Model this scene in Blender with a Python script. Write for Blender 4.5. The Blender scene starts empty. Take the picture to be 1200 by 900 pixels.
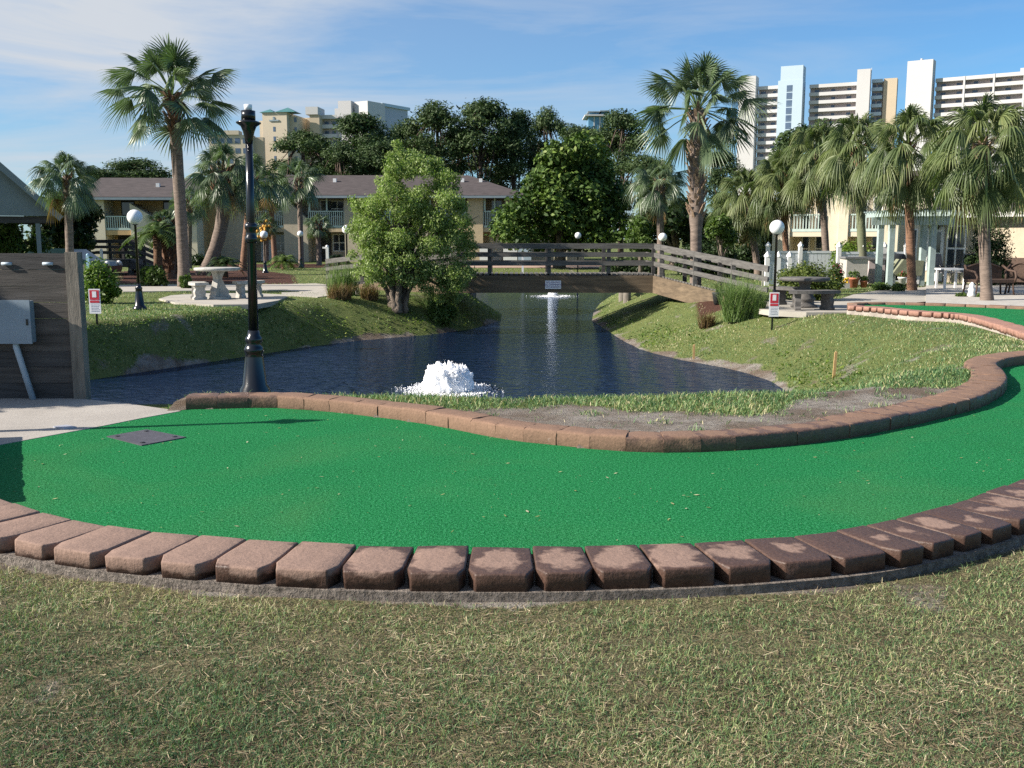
import bpy, bmesh, math, random
import numpy as np
from mathutils import Vector, Matrix
R = math.radians
scene = bpy.context.scene
C = scene.collection
random.seed(7)
RNG = np.random.default_rng(11)

# ------------------------------------------------------------------ camera
F = 1150.0                      # focal length for a frame 1200 wide
EYE = 1.6
TH = math.atan(170.0 / F)
CT, ST = math.cos(TH), math.sin(TH)
cam = bpy.data.cameras.new("camera")
cam.sensor_width = 36.0
cam.lens = 36.0 * F / 1200.0
cam.clip_end = 6000
cam.clip_start = 0.05
camo = bpy.data.objects.new("camera", cam)
C.objects.link(camo)
camo.location = (0, 0, EYE)
camo.rotation_euler = (math.pi / 2 - TH, 0, 0)
scene.camera = camo


def ray(px, py):
    a = (px - 600) / F
    b = (450 - py) / F
    return Vector((a, CT + b * ST, -ST + b * CT))


def G(px, py, z=0.0):
    """survey point: where the sight line meets height z"""
    r = ray(px, py)
    t = (z - EYE) / r.z
    return Vector((0, 0, EYE)) + r * t


def V(px, py, Y):
    """survey point: where the sight line meets distance Y"""
    r = ray(px, py)
    return Vector((0, 0, EYE)) + r * (Y / r.y)


def S(n, Y):
    return n / F * Y


# ------------------------------------------------------------------ objects
def tag(o, label=None, cat=None, group=None, kind=None):
    if label: o["label"] = label
    if cat: o["category"] = cat
    if group: o["group"] = group
    if kind: o["kind"] = kind
    return o


def thing(name, label, cat, loc=(0, 0, 0), rz=0.0, group=None):
    o = bpy.data.objects.new(name, None)
    o.empty_display_size = 0.2
    C.objects.link(o)
    o.location = loc
    o.rotation_euler = (0, 0, rz)
    tag(o, label, cat, group)
    return o


class MB:
    """collects shapes, then links them as one mesh object"""
    def __init__(s):
        s.v = []; s.f = []; s.M = None; s.sm = []; s.smooth = False

    def add(s, vs, fs):
        b = len(s.v)
        if s.M is not None:
            vs = [s.M @ Vector(v) for v in vs]
        s.v.extend([tuple(v) for v in vs])
        for f in fs:
            s.f.append([i + b for i in f]); s.sm.append(s.smooth)
        return s

    def box(s, x0, x1, y0, y1, z0, z1):
        vs = [(x0, y0, z0), (x1, y0, z0), (x1, y1, z0), (x0, y1, z0), (x0, y0, z1), (x1, y0, z1), (x1, y1, z1), (x0, y1, z1)]
        return s.add(vs, [(3, 2, 1, 0), (4, 5, 6, 7), (0, 1, 5, 4), (1, 2, 6, 5), (2, 3, 7, 6), (3, 0, 4, 7)])

    def prism(s, poly, z0, z1):
        n = len(poly)
        vs = [(p[0], p[1], z0) for p in poly] + [(p[0], p[1], z1) for p in poly]
        fs = [tuple(range(n))[::-1], tuple(range(n, 2 * n))]
        for i in range(n):
            j = (i + 1) % n
            fs.append((i, j, n + j, n + i))
        return s.add(vs, fs)

    def bar(s, a, b, w, h, up=(0, 0, 1)):
        a = Vector(a); b = Vector(b); d = (b - a)
        if d.length < 1e-6: return s
        d.normalize(); up = Vector(up)
        sd = d.cross(up)
        if sd.length < 1e-4: sd = d.cross(Vector((1, 0, 0)))
        sd.normalize(); u = sd.cross(d)
        vs = []
        for p in (a, b):
            for i, j in ((-1, -1), (1, -1), (1, 1), (-1, 1)):
                vs.append(p + sd * (w / 2 * i) + u * (h / 2 * j))
        return s.add(vs, [(0, 1, 2, 3), (7, 6, 5, 4), (0, 4, 5, 1), (1, 5, 6, 2), (2, 6, 7, 3), (3, 7, 4, 0)])

    def tube(s, pts, rad, n=8, cap=True):
        pts = [Vector(p) for p in pts]
        if not hasattr(rad, "__len__"): rad = [rad] * len(pts)
        vs = []; fs = []
        ref = Vector((0.13, 0.97, 0.2))
        for i, p in enumerate(pts):
            d = (pts[min(i + 1, len(pts) - 1)] - pts[max(i - 1, 0)]).normalized()
            a = d.cross(ref)
            if a.length < 1e-3: a = d.cross(Vector((1, 0, 0)))
            a.normalize(); b = d.cross(a)
            for k in range(n):
                t = 2 * math.pi * k / n
                vs.append(p + (a * math.cos(t) + b * math.sin(t)) * rad[i])
        for i in range(len(pts) - 1):
            for k in range(n):
                k2 = (k + 1) % n
                fs.append((i * n + k, i * n + k2, (i + 1) * n + k2, (i + 1) * n + k))
        if cap:
            fs.append(tuple(range(n))[::-1]); fs.append(tuple(range((len(pts) - 1) * n, len(pts) * n)))
        return s.add(vs, fs)

    def lathe(s, prof, n=16, c=(0, 0, 0)):
        vs = []; fs = []
        for r, z in prof:
            for k in range(n):
                t = 2 * math.pi * k / n
                vs.append((c[0] + r * math.cos(t), c[1] + r * math.sin(t), c[2] + z))
        for i in range(len(prof) - 1):
            for k in range(n):
                k2 = (k + 1) % n
                fs.append((i * n + k, i * n + k2, (i + 1) * n + k2, (i + 1) * n + k))
        fs.append(tuple(range(n))[::-1]); fs.append(tuple(range((len(prof) - 1) * n, len(prof) * n)))
        return s.add(vs, fs)

    def ball(s, c, r, n=12, m=8, sz=1.0):
        prof = []
        for i in range(m + 1):
            t = -math.pi / 2 + math.pi * i / m
            prof.append((max(r * math.cos(t), r * 0.01), r * sz * math.sin(t)))
        return s.lathe(prof, n, c)

    def build(s, name, mat, parent=None, loc=None):
        me = bpy.data.meshes.new(name)
        me.from_pydata(s.v, [], s.f)
        me.polygons.foreach_set("use_smooth", s.sm)
        me.update()
        o = bpy.data.objects.new(name, me)
        C.objects.link(o)
        if mat: me.materials.append(mat)
        if parent: o.parent = parent
        if loc is not None: o.location = loc
        return o


def npmesh(name, verts, faces4, mat, parent=None, tint=None, extra=None, smooth=False):
    """faces4: (n,k) int array, k = 3 or 4, or a list of such arrays"""
    me = bpy.data.meshes.new(name)
    fl = faces4 if isinstance(faces4, list) else [faces4]
    me.vertices.add(len(verts))
    me.vertices.foreach_set("co", np.ascontiguousarray(verts, dtype=np.float32).ravel())
    loops = np.concatenate([f.ravel() for f in fl]).astype(np.int32)
    tot = np.concatenate([np.full(len(f), f.shape[1], dtype=np.int32) for f in fl])
    start = np.concatenate([[0], np.cumsum(tot)[:-1]]).astype(np.int32)
    me.loops.add(len(loops)); me.loops.foreach_set("vertex_index", loops)
    me.polygons.add(len(tot)); me.polygons.foreach_set("loop_start", start)
    if smooth: me.polygons.foreach_set("use_smooth", np.ones(len(tot), dtype=bool))
    me.update(calc_edges=True)
    if tint is not None:
        a = me.attributes.new("tint", 'FLOAT', 'POINT'); a.data.foreach_set("value", tint.astype(np.float32))
    for k, arr in (extra or {}).items():
        a = me.attributes.new(k, 'FLOAT', 'POINT'); a.data.foreach_set("value", arr.astype(np.float32))
    if mat: me.materials.append(mat)
    o = bpy.data.objects.new(name, me)
    C.objects.link(o)
    if parent: o.parent = parent
    return o


def copy_tree(o, parent=None):
    c = o.copy(); C.objects.link(c); c.parent = parent
    for ch in list(o.children): copy_tree(ch, c)
    return c


# ------------------------------------------------------------------ materials
def new_mat(name):
    m = bpy.data.materials.new(name); m.use_nodes = True
    nt = m.node_tree; b = nt.nodes["Principled BSDF"]
    return m, nt, b


def N(nt, t, **k):
    n = nt.nodes.new(t)
    for a, v in k.items(): setattr(n, a, v)
    return n


def ramp(nt, src, stops):
    r = N(nt, "ShaderNodeValToRGB"); e = r.color_ramp.elements
    while len(e) < len(stops): e.new(0.5)
    for i, (p, c) in enumerate(stops):
        e[i].position = p; e[i].color = (*c, 1)
    nt.links.new(src, r.inputs[0])
    return r.outputs[0]


def noise(nt, scale, detail=4, rough=0.6, coord="Object", stretch=None, dist=0.0):
    tc = N(nt, "ShaderNodeTexCoord"); n = N(nt, "ShaderNodeTexNoise")
    n.inputs["Scale"].default_value = scale; n.inputs["Detail"].default_value = detail
    n.inputs["Roughness"].default_value = rough; n.inputs["Distortion"].default_value = dist
    src = tc.outputs[coord]
    if stretch:
        mp = N(nt, "ShaderNodeMapping"); mp.inputs["Scale"].default_value = stretch
        nt.links.new(src, mp.inputs[0]); src = mp.outputs[0]
    nt.links.new(src, n.inputs["Vector"])
    return n.outputs["Fac"]


def math_n(nt, op, a, b):
    m = N(nt, "ShaderNodeMath", operation=op)
    for i, x in enumerate((a, b)):
        if isinstance(x, (int, float)): m.inputs[i].default_value = x
        else: nt.links.new(x, m.inputs[i])
    return m.outputs[0]


def mixc(nt, fac, a, b, mode='MIX'):
    m = N(nt, "ShaderNodeMix", data_type='RGBA', blend_type=mode)
    for i, x in ((0, fac), (6, a), (7, b)):
        if isinstance(x, (int, float)): m.inputs[i].default_value = x
        elif isinstance(x, tuple): m.inputs[i].default_value = (*x, 1)
        else: nt.links.new(x, m.inputs[i])
    return m.outputs[2]


def bump(nt, b, h, strength=0.3, dist=0.02):
    bp = N(nt, "ShaderNodeBump"); bp.inputs["Strength"].default_value = strength; bp.inputs["Distance"].default_value = dist
    nt.links.new(h, bp.inputs["Height"]); nt.links.new(bp.outputs[0], b.inputs["Normal"])


def simple(name, col, rough=0.6, var=0.25, scale=6.0, bmp=0.15, metal=0.0, stretch=None, detail=5, spec=0.4):
    """paint, wood, stucco ...: a base colour broken up by noise at two scales"""
    m, nt, b = new_mat(name)
    f = noise(nt, scale, detail, 0.65, stretch=stretch)
    lo = tuple(c * (1 - var) for c in col); hi = tuple(min(1, c * (1 + var)) for c in col)
    c = ramp(nt, f, [(0.3, lo), (0.7, hi)])
    nt.links.new(c, b.inputs["Base Color"])
    b.inputs["Roughness"].default_value = rough; b.inputs["Metallic"].default_value = metal
    b.inputs["Specular IOR Level"].default_value = spec
    if bmp: bump(nt, b, noise(nt, scale * 6 if bmp < .95 else scale * 2, 5, 0.65, stretch=stretch), bmp, 0.01 if bmp < .95 else .05)
    return m


def leafmat(name, stops, trans=0.3, rough=0.5, spec=0.3):
    """foliage: colour from the per-leaf attribute, thin enough to let some light through"""
    m, nt, b = new_mat(name)
    at = N(nt, "ShaderNodeAttribute", attribute_name="tint")
    c = ramp(nt, at.outputs["Fac"], stops)
    nt.links.new(c, b.inputs["Base Color"])
    b.inputs["Roughness"].default_value = rough; b.inputs["Specular IOR Level"].default_value = spec
    tr = N(nt, "ShaderNodeBsdfTranslucent"); nt.links.new(mixc(nt, 1.0, c, (1.0, 1.25, 0.55), 'MULTIPLY'), tr.inputs[0])
    mx = N(nt, "ShaderNodeMixShader"); mx.inputs[0].default_value = trans
    nt.links.new(b.outputs[0], mx.inputs[1]); nt.links.new(tr.outputs[0], mx.inputs[2])
    nt.links.new(mx.outputs[0], nt.nodes["Material Output"].inputs[0])
    return m


M = {}
M['grass'] = leafmat("grass_blade", [(0, (.055, .12, .05)), (.3, (.145, .25, .10)), (.55, (.26, .335, .13)), (.75, (.42, .37, .19)), (1, (.60, .52, .34))], .25, .55, .3)
M['lush'] = leafmat("bank_plant", [(0, (.035, .07, .014)), (.5, (.10, .17, .025)), (.8, (.19, .26, .035)), (1, (.30, .33, .07))], .3, .5)
M['palm'] = leafmat("palm_leaf", [(0, (.03, .052, .026)), (.35, (.075, .115, .055)), (.7, (.15, .20, .105)), (1, (.28, .32, .20))], .22, .42, .5)
M['palmy'] = leafmat("palm_leaf_yellowing", [(0, (.035, .055, .02)), (.35, (.085, .12, .045)), (.7, (.165, .195, .075)), (1, (.30, .28, .14))], .25, .5, .35)
M['dead'] = leafmat("dead_palm_leaf", [(0, (.10, .055, .022)), (.5, (.24, .155, .07)), (1, (.40, .29, .15))], .2, .7, .2)
M['willow'] = leafmat("willow_leaf", [(0, (.06, .095, .022)), (.4, (.17, .235, .065)), (.75, (.34, .42, .15)), (1, (.48, .54, .25))], .34, .5)
M['magnolia'] = leafmat("magnolia_leaf", [(0, (.012, .028, .008)), (.45, (.04, .08, .015)), (.7, (.11, .17, .03)), (1, (.24, .29, .09))], .12, .6, .22)
M['pine'] = leafmat("pine_needles", [(0, (.016, .032, .013)), (.45, (.042, .072, .026)), (.8, (.085, .125, .045)), (1, (.13, .17, .07))], .15, .6, .2)
M['shrub'] = leafmat("shrub_leaf", [(0, (.025, .05, .012)), (.6, (.075, .125, .024)), (1, (.17, .22, .05))], .25, .5)
M['darkshrub'] = leafmat("dark_shrub_leaf", [(0, (.012, .025, .008)), (.6, (.03, .055, .015)), (1, (.06, .10, .028))], .2, .5)
M['hedge'] = leafmat("hedge_leaf", [(0, (.035, .055, .012)), (.6, (.095, .13, .025)), (1, (.21, .23, .06))], .22, .45)
M['reed'] = leafmat("ornamental_grass", [(0, (.07, .12, .035)), (.6, (.17, .25, .08)), (1, (.34, .36, .18))], .3, .5)
M['drygrass'] = leafmat("dry_grass", [(0, (.08, .045, .02)), (.6, (.20, .13, .06)), (1, (.30, .24, .11))], .25, .6)
M['thatch'] = leafmat("dead_straw", [(0, (.05, .035, .022)), (.4, (.16, .115, .07)), (.75, (.36, .28, .175)), (1, (.58, .48, .33))], .1, .6, .2)
M['flower'] = leafmat("flower", [(0, (.06, .10, .025)), (.64, (.10, .15, .04)), (.66, (.5, .06, .10)), (1, (.75, .2, .25))], .25, .5)

M['trunk'] = simple("palm_trunk", (.17, .13, .105), .9, .4, 5, .7, stretch=(1, 1, 4))
M['trunkred'] = simple("reddish_palm_trunk", (.19, .105, .065), .9, .4, 5, .7, stretch=(1, 1, 4))
M['boot'] = simple("palm_boot", (.24, .165, .11), .9, .6, 12, .6)
M['bootdark'] = simple("dark_palm_boot", (.13, .07, .04), .9, .5, 9, .4)
M['bark'] = simple("tree_bark", (.15, .12, .095), .95, .65, 9, 1.0, stretch=(1, 1, .4))
M['pinebark'] = simple("pine_bark", (.085, .06, .045), .95, .4, 3, .6)
def lichen_mat():
    m, nt, b = new_mat("lichen_palm_trunk")
    tcg = N(nt, "ShaderNodeTexCoord"); s_ = N(nt, "ShaderNodeSeparateXYZ"); nt.links.new(tcg.outputs["Generated"], s_.inputs[0])
    f = noise(nt, 5, 5, .65, stretch=(1, 1, 4)); k = math_n(nt, 'ADD', s_.outputs[2], math_n(nt, 'MULTIPLY', math_n(nt, 'SUBTRACT', f, .5), .35))
    c = ramp(nt, k, [(.15, (.20, .175, .14)), (.3, (.15, .165, .095)), (.66, (.16, .18, .09)), (.74, (.22, .11, .065)), (1, (.17, .085, .05))])
    nt.links.new(mixc(nt, .5, c, ramp(nt, f, [(.3, (.5, .5, .5)), (.7, (1, 1, 1))]), 'MULTIPLY'), b.inputs["Base Color"]); b.inputs["Roughness"].default_value = .9
    bump(nt, b, noise(nt, 24, 4, .6, stretch=(1, 1, 4)), .6, .01)
    return m


M['lichen'] = lichen_mat()
M['black'] = simple("black_enamel", (.006, .007, .010), .22, .3, 8, .06, spec=.6)
M['globe'] = simple("opal_globe", (.80, .80, .80), .22, .03, 3, 0)
M['wood'] = simple("weathered_plank", (.070, .062, .056), .85, .45, 4, .5, stretch=(.35, 1, 5))
M['woodd'] = simple("dark_plank", (.050, .047, .046), .85, .5, 4, .5, stretch=(.35, 1, 5))
M['woodb'] = simple("brown_beam", (.135, .098, .062), .85, .4, 3, .5, stretch=(.3, 1, 4))
M['pile'] = simple("timber_pile", (.17, .15, .125), .9, .4, 5, .5, stretch=(3, 3, .5))
M['conc'] = simple("concrete", (.40, .375, .34), .9, .18, 3, .25)
M['concd'] = simple("stained_concrete", (.22, .20, .18), .9, .4, 5, .4)
M['stone'] = simple("cast_stone", (.40, .385, .35), .85, .25, 9, .3)
M['stoned'] = simple("dark_cast_stone", (.105, .098, .092), .85, .35, 9, .3)
M['stucco'] = simple("tan_stucco", (.50, .39, .25), .9, .1, 2, .2)
M['stuccog'] = simple("grey_tan_stucco", (.44, .375, .28), .9, .1, 2, .2)
M['stuccoo'] = simple("ochre_stucco", (.52, .35, .17), .9, .1, 2, .2)
M['cream'] = simple("cream_stucco", (.62, .55, .42), .9, .08, 1, .1)
M['creamfar'] = simple("cream_hotel_wall", (.50, .43, .33), .9, .05, .05, 0)
M['tanfar'] = simple("tan_hotel_wall", (.46, .38, .28), .9, .05, .05, 0)
M['white'] = simple("white_paint", (.74, .73, .71), .7, .05, 1, 0)
M['whitefar'] = simple("white_hotel_wall", (.49, .48, .475), .9, .04, .05, 0)
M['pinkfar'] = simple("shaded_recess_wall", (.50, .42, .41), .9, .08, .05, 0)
M['bluefar'] = simple("pale_blue_wall", (.40, .49, .57), .8, .05, .05, 0)
M['glassfar'] = simple("far_window_glass", (.09, .13, .20), .15, .3, .2, 0)
M['glass'] = simple("window_glass", (.035, .045, .06), .06, .4, 1.5, 0, spec=.8)
M['glassb'] = simple("blue_glass", (.10, .25, .40), .15, .3, .1, 0)
M['roof'] = simple("brown_shingle", (.062, .050, .049), .95, .3, 2, .4, stretch=(1, 1, 5))
M['greenroof'] = simple("green_metal_roof", (.05, .15, .15), .5, .2, .2, 0)
M['gutter'] = simple("blue_grey_gutter", (.20, .25, .28), .6, .1, 3, 0)
M['rail'] = simple("pale_green_rail", (.46, .55, .50), .7, .08, 3, 0)
M['pav'] = simple("grey_green_siding", (.17, .21, .225), .8, .08, 3, .1)
M['pergola'] = simple("sage_painted_wood", (.30, .37, .355), .75, .15, 4, .2)
M['vinyl'] = simple("grey_white_vinyl", (.60, .63, .66), .5, .06, 2, 0)
M['box'] = simple("grey_metal_box", (.20, .25, .30), .5, .12, 3, .05)
M['pipe'] = simple("grey_conduit", (.36, .43, .50), .5, .1, 5, 0)
M['red'] = simple("sign_red", (.52, .03, .05), .5, .08, 10, 0)
M['signwhite'] = simple("sign_white", (.78, .76, .77), .5, .04, 10, 0)
M['purple'] = simple("sign_purple", (.09, .03, .14), .5, .05, 10, 0)
M['signgrey'] = simple("sign_grey", (.36, .37, .42), .5, .05, 10, 0)
M['terracotta'] = simple("terracotta", (.45, .16, .09), .8, .2, 8, .1)
M['wicker'] = simple("brown_wicker", (.075, .045, .032), .7, .4, 25, .5)
M['mesh'] = simple("grey_chair_mesh", (.16, .16, .165), .7, .15, 20, .1)
M['cover'] = simple("dark_grill_cover", (.03, .032, .035), .6, .3, 5, .2)
M['olive'] = simple("olive_cover", (.20, .21, .14), .7, .2, 4, .2)
M['bin'] = simple("beige_bin", (.42, .39, .35), .6, .1, 4, .05)
M['stake'] = simple("raw_stake", (.42, .27, .12), .85, .25, 12, .2)
M['plate'] = simple("dark_cover_plate", (.065, .062, .075), .6, .25, 14, .2)
M['bluepaint'] = simple("pale_blue_paint", (.30, .46, .58), .6, .15, 8, 0)
M['yellow'] = simple("yellow_flowers", (.70, .46, .03), .7, .3, 20, 0)
M['orange'] = simple("orange_fruit", (.55, .30, .05), .7, .3, 20, 0)
M['grey'] = simple("galvanised_metal", (.45, .46, .47), .4, .1, 6, 0, metal=.6)
M['carpaint'] = simple("dark_teal_paint", (.02, .05, .06), .2, .1, 4, 0)
M['tyre'] = simple("tyre_rubber", (.02, .02, .02), .8, .2, 8, 0)
M['shadegreen'] = simple("teal_green_wall", (.20, .27, .25), .8, .1, 3, 0)


def water_white():
    m, nt, b = new_mat("aerated_water")
    b.inputs["Base Color"].default_value = (.93, .94, .95, 1)
    b.inputs["Roughness"].default_value = .4
    b.inputs["Subsurface Weight"].default_value = .9
    b.inputs["Subsurface Radius"].default_value = (1, 1, 1)
    b.inputs["Subsurface Scale"].default_value = .09
    bump(nt, b, noise(nt, 60, 4, .7, stretch=(1, 1, .5)), .3, .012)
    return m


M['foam'] = water_white()


def ribbon(pts, width_in, width_out):
    return None


# ------------------------------------------------------------------ light
SUN_EL, SUN_AZ = 31.0, 258.5          # azimuth clockwise from +Y: from the left, a little behind the camera
w = bpy.data.worlds.new("World"); scene.world = w; w.use_nodes = True
nt = w.node_tree; bg = nt.nodes["Background"]
sky = N(nt, "ShaderNodeTexSky", sky_type='NISHITA'); sky.sun_disc = False
sky.sun_elevation = R(SUN_EL); sky.sun_rotation = R(SUN_AZ)
sky.air_density = 1.0; sky.dust_density = 0.3; sky.ozone_density = 2.5
tc = N(nt, "ShaderNodeTexCoord")
mp = N(nt, "ShaderNodeMapping"); mp.inputs["Scale"].default_value = (1.1, 1.1, 7.0); mp.inputs["Rotation"].default_value = (R(4), R(-9), R(20))
nt.links.new(tc.outputs["Generated"], mp.inputs[0])
n1 = N(nt, "ShaderNodeTexNoise"); n1.inputs["Scale"].default_value = 2.6; n1.inputs["Detail"].default_value = 9; n1.inputs["Roughness"].default_value = .58; n1.inputs["Distortion"].default_value = .55
nt.links.new(mp.outputs[0], n1.inputs["Vector"])
cl = N(nt, "ShaderNodeMapRange"); cl.inputs[1].default_value = .38; cl.inputs[2].default_value = .66; cl.inputs[3].default_value = .30; cl.inputs[4].default_value = 1.0
nt.links.new(n1.outputs["Fac"], cl.inputs[0])
sp = N(nt, "ShaderNodeSeparateXYZ"); nt.links.new(tc.outputs["Generated"], sp.inputs[0])
lf = N(nt, "ShaderNodeMapRange"); lf.inputs[1].default_value = .72; lf.inputs[2].default_value = -.35; lf.inputs[3].default_value = .0; lf.inputs[4].default_value = 1.0
nt.links.new(sp.outputs[0], lf.inputs[0])
cf = math_n(nt, 'MULTIPLY', cl.outputs[0], lf.outputs[0])
CLOUD = (3.5, 3.75, 4.1)
tinted = mixc(nt, 1.0, sky.outputs[0], (.30, .59, .81), 'MULTIPLY')
nt.links.new(mixc(nt, cf, tinted, CLOUD), bg.inputs[0])
bg.inputs[1].default_value = 0.092
sl = bpy.data.lights.new("sun", 'SUN'); sl.energy = 5.0; sl.angle = R(.53); sl.color = (1.0, .925, .82)
so = bpy.data.objects.new("sun", sl); C.objects.link(so)
az, el = R(SUN_AZ), R(SUN_EL)
SUNV = Vector((math.sin(az) * math.cos(el), math.cos(az) * math.cos(el), math.sin(el)))
so.rotation_euler = SUNV.to_track_quat('Z', 'Y').to_euler()
so.location = SUNV * 60
scene.view_settings.view_transform = 'Standard'
scene.view_settings.look = 'None'
scene.view_settings.exposure = 1.0
scene.view_settings.gamma = 1.0
scene.view_settings.use_curve_mapping = False
scene.render.engine = 'CYCLES'
scene.cycles.max_bounces = 6
scene.cycles.diffuse_bounces = 3
scene.cycles.glossy_bounces = 3
scene.cycles.transparent_max_bounces = 4
scene.cycles.use_denoising = False
# ================================================================== terrain
WATER = -1.0


def sdseg(P, a, b):
    a = np.array(a[:2]); b = np.array(b[:2]); d = b - a
    t = np.clip(((P - a) @ d) / max(d @ d, 1e-9), 0, 1)
    q = P - a - t[:, None] * d
    return np.sqrt((q ** 2).sum(1))


def inpoly(P, poly):
    x, y = P[:, 0], P[:, 1]; r = np.zeros(len(P), bool); n = len(poly)
    for i in range(n):
        x1, y1 = poly[i][:2]; x2, y2 = poly[(i + 1) % n][:2]
        c = ((y1 > y) != (y2 > y)) & (x < (x2 - x1) * (y - y1) / (y2 - y1 + 1e-12) + x1)
        r ^= c
    return r


def sdpoly(P, poly):
    d = np.full(len(P), 1e9)
    for i in range(len(poly)):
        d = np.minimum(d, sdseg(P, poly[i], poly[(i + 1) % len(poly)]))
    return np.where(inpoly(P, poly), -d, d)


def vnoise(P, s, seed=0):
    """smooth value noise"""
    q = P / s; i = np.floor(q).astype(np.int64); f = q - i; f = f * f * (3 - 2 * f)

    def hsh(a, b):
        n = (a * 374761393 + b * 668265263 + seed * 982451653) & 0xffffffff
        n = ((n ^ (n >> 13)) * 1274126177) & 0xffffffff
        return ((n ^ (n >> 16)) & 0xffff) / 65535.0
    a = hsh(i[:, 0], i[:, 1]); b = hsh(i[:, 0] + 1, i[:, 1]); c = hsh(i[:, 0], i[:, 1] + 1); d = hsh(i[:, 0] + 1, i[:, 1] + 1)
    return (a * (1 - f[:, 0]) + b * f[:, 0]) * (1 - f[:, 1]) + (c * (1 - f[:, 0]) + d * f[:, 0]) * f[:, 1]


def fbm(P, s, seed=0):
    return .55 * vnoise(P, s, seed) + .3 * vnoise(P, s / 2.1, seed + 1) + .15 * vnoise(P, s / 4.3, seed + 2)


def xy(v): return (v[0], v[1])


# water edge (clockwise from the near left), with the slope of the bank along each stretch
shore_px = [((905, 447), .44), ((875, 437), .42), ((850, 431), .40), ((800, 422), .38), ((770, 415), .38), ((750, 409), .40), ((730, 399), .42), ((710, 386), .42),
            ((694, 376), .45), ((696, 365), .5), ((704, 355), .5), ((716, 347), .5), ((736, 343), .5), ((742, 341.5), .6), ((640, 341), .6), ((540, 341.5), .6), ((536, 346), .6), ((556, 357), .6),
            ((588, 368), .7), ((586, 376), .8), ((556, 385), .75), ((505, 392), .62), ((420, 399), .75), ((350, 408), 1.05), ((280, 419), 1.3), ((200, 431), 1.3), ((100, 446), 1.3)]
POND = [xy(G(p[0], p[1], WATER)) for p, s in shore_px] + [(-11, 17.0), (-12.5, 11.6), (-8, 11.35), (-4, 11.3), (0, 11.25), (2.4, 11.7), (4.0, 13.6), (4.7, 16.0)]
SLOPE = [s for p, s in shore_px] + [.8, .55, .68, .68, .62, .58, .5, .44]

# edging curves
near_in_px = [(-92, 526), (-72, 544), (-45, 561), (-15, 577), (18, 589), (50, 600), (85, 608), (127, 615), (178, 621.5), (234, 626.5), (290, 631), (352, 635), (420, 638), (487, 639.5), (552, 640), (623, 640), (684, 639),
              (747, 637.5), (812, 635), (870, 631.5), (930, 627), (980, 621), (1014, 615), (1048, 608), (1078, 601), (1108, 592.5), (1132, 585), (1154, 577), (1178, 568.5), (1200, 560), (1222, 551), (1245, 541), (1268, 530), (1290, 519)]
NEAR_TOP = .05
near_in = [xy(G(p[0], p[1], NEAR_TOP)) for p in near_in_px]
far_px = [(218, 480), (260, 479), (300, 478), (333, 478.5), (400, 484), (450, 490), (500, 497), (550, 507), (600, 516), (650, 521.5), (700, 527), (740, 529.5), (783, 530.5), (846, 529), (908, 524), (950, 519.5), (992, 514), (1024, 508), (1054, 502), (1086, 495), (1117, 487), (1145, 479),
          (1167, 469), (1179, 457), (1176, 446), (1167, 438), (1173, 432), (1186, 429), (1200, 427), (1230, 424), (1280, 420), (1340, 416)]
far_in0 = [xy(G(p[0], p[1], 0)) for p in far_px]


def smooth(pts, step):
    """resample a polyline through a Catmull-Rom curve"""
    P = [np.array(p) for p in pts]; out = []
    for i in range(len(P) - 1):
        p0 = P[max(i - 1, 0)]; p1 = P[i]; p2 = P[i + 1]; p3 = P[min(i + 2, len(P) - 1)]
        n = max(2, int(np.linalg.norm(p2 - p1) / step) + 1)
        for k in range(n):
            t = k / n
            out.append(.5 * ((2 * p1) + (p2 - p0) * t + (2 * p0 - 5 * p1 + 4 * p2 - p3) * t * t + (3 * p1 - p0 - 3 * p2 + p3) * t ** 3))
    out.append(P[-1])
    return [tuple(o) for o in out]


far_in = smooth(far_in0, .12)
left_edge = [xy(G(p[0], p[1], 0)) for p in [(205, 483), (165, 490), (120, 499), (60, 510), (0, 521), (-60, 530), (-100, 533)]]
TURF = smooth(near_in, .1) + far_in[::-1] + left_edge
t2_near_px = [(1003, 357.5), (1020, 358.5), (1040, 360), (1062, 362), (1083, 364), (1100, 365), (1117, 366), (1132, 367), (1147, 369), (1167, 373), (1183, 377.5), (1200, 382), (1225, 390), (1250, 399)]
T2Z = .19
t2_near = smooth([xy(G(p[0], p[1], T2Z)) for p in t2_near_px], .15)
t2_far = smooth([xy(G(p[0], p[1], T2Z)) for p in [(1004, 357), (1030, 356), (1080, 357), (1130, 358.5), (1200, 361.5), (1260, 364), (1330, 368)]], .15)
TURF2 = t2_near + t2_far[::-1]
nearY = np.array(near_in)


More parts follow.
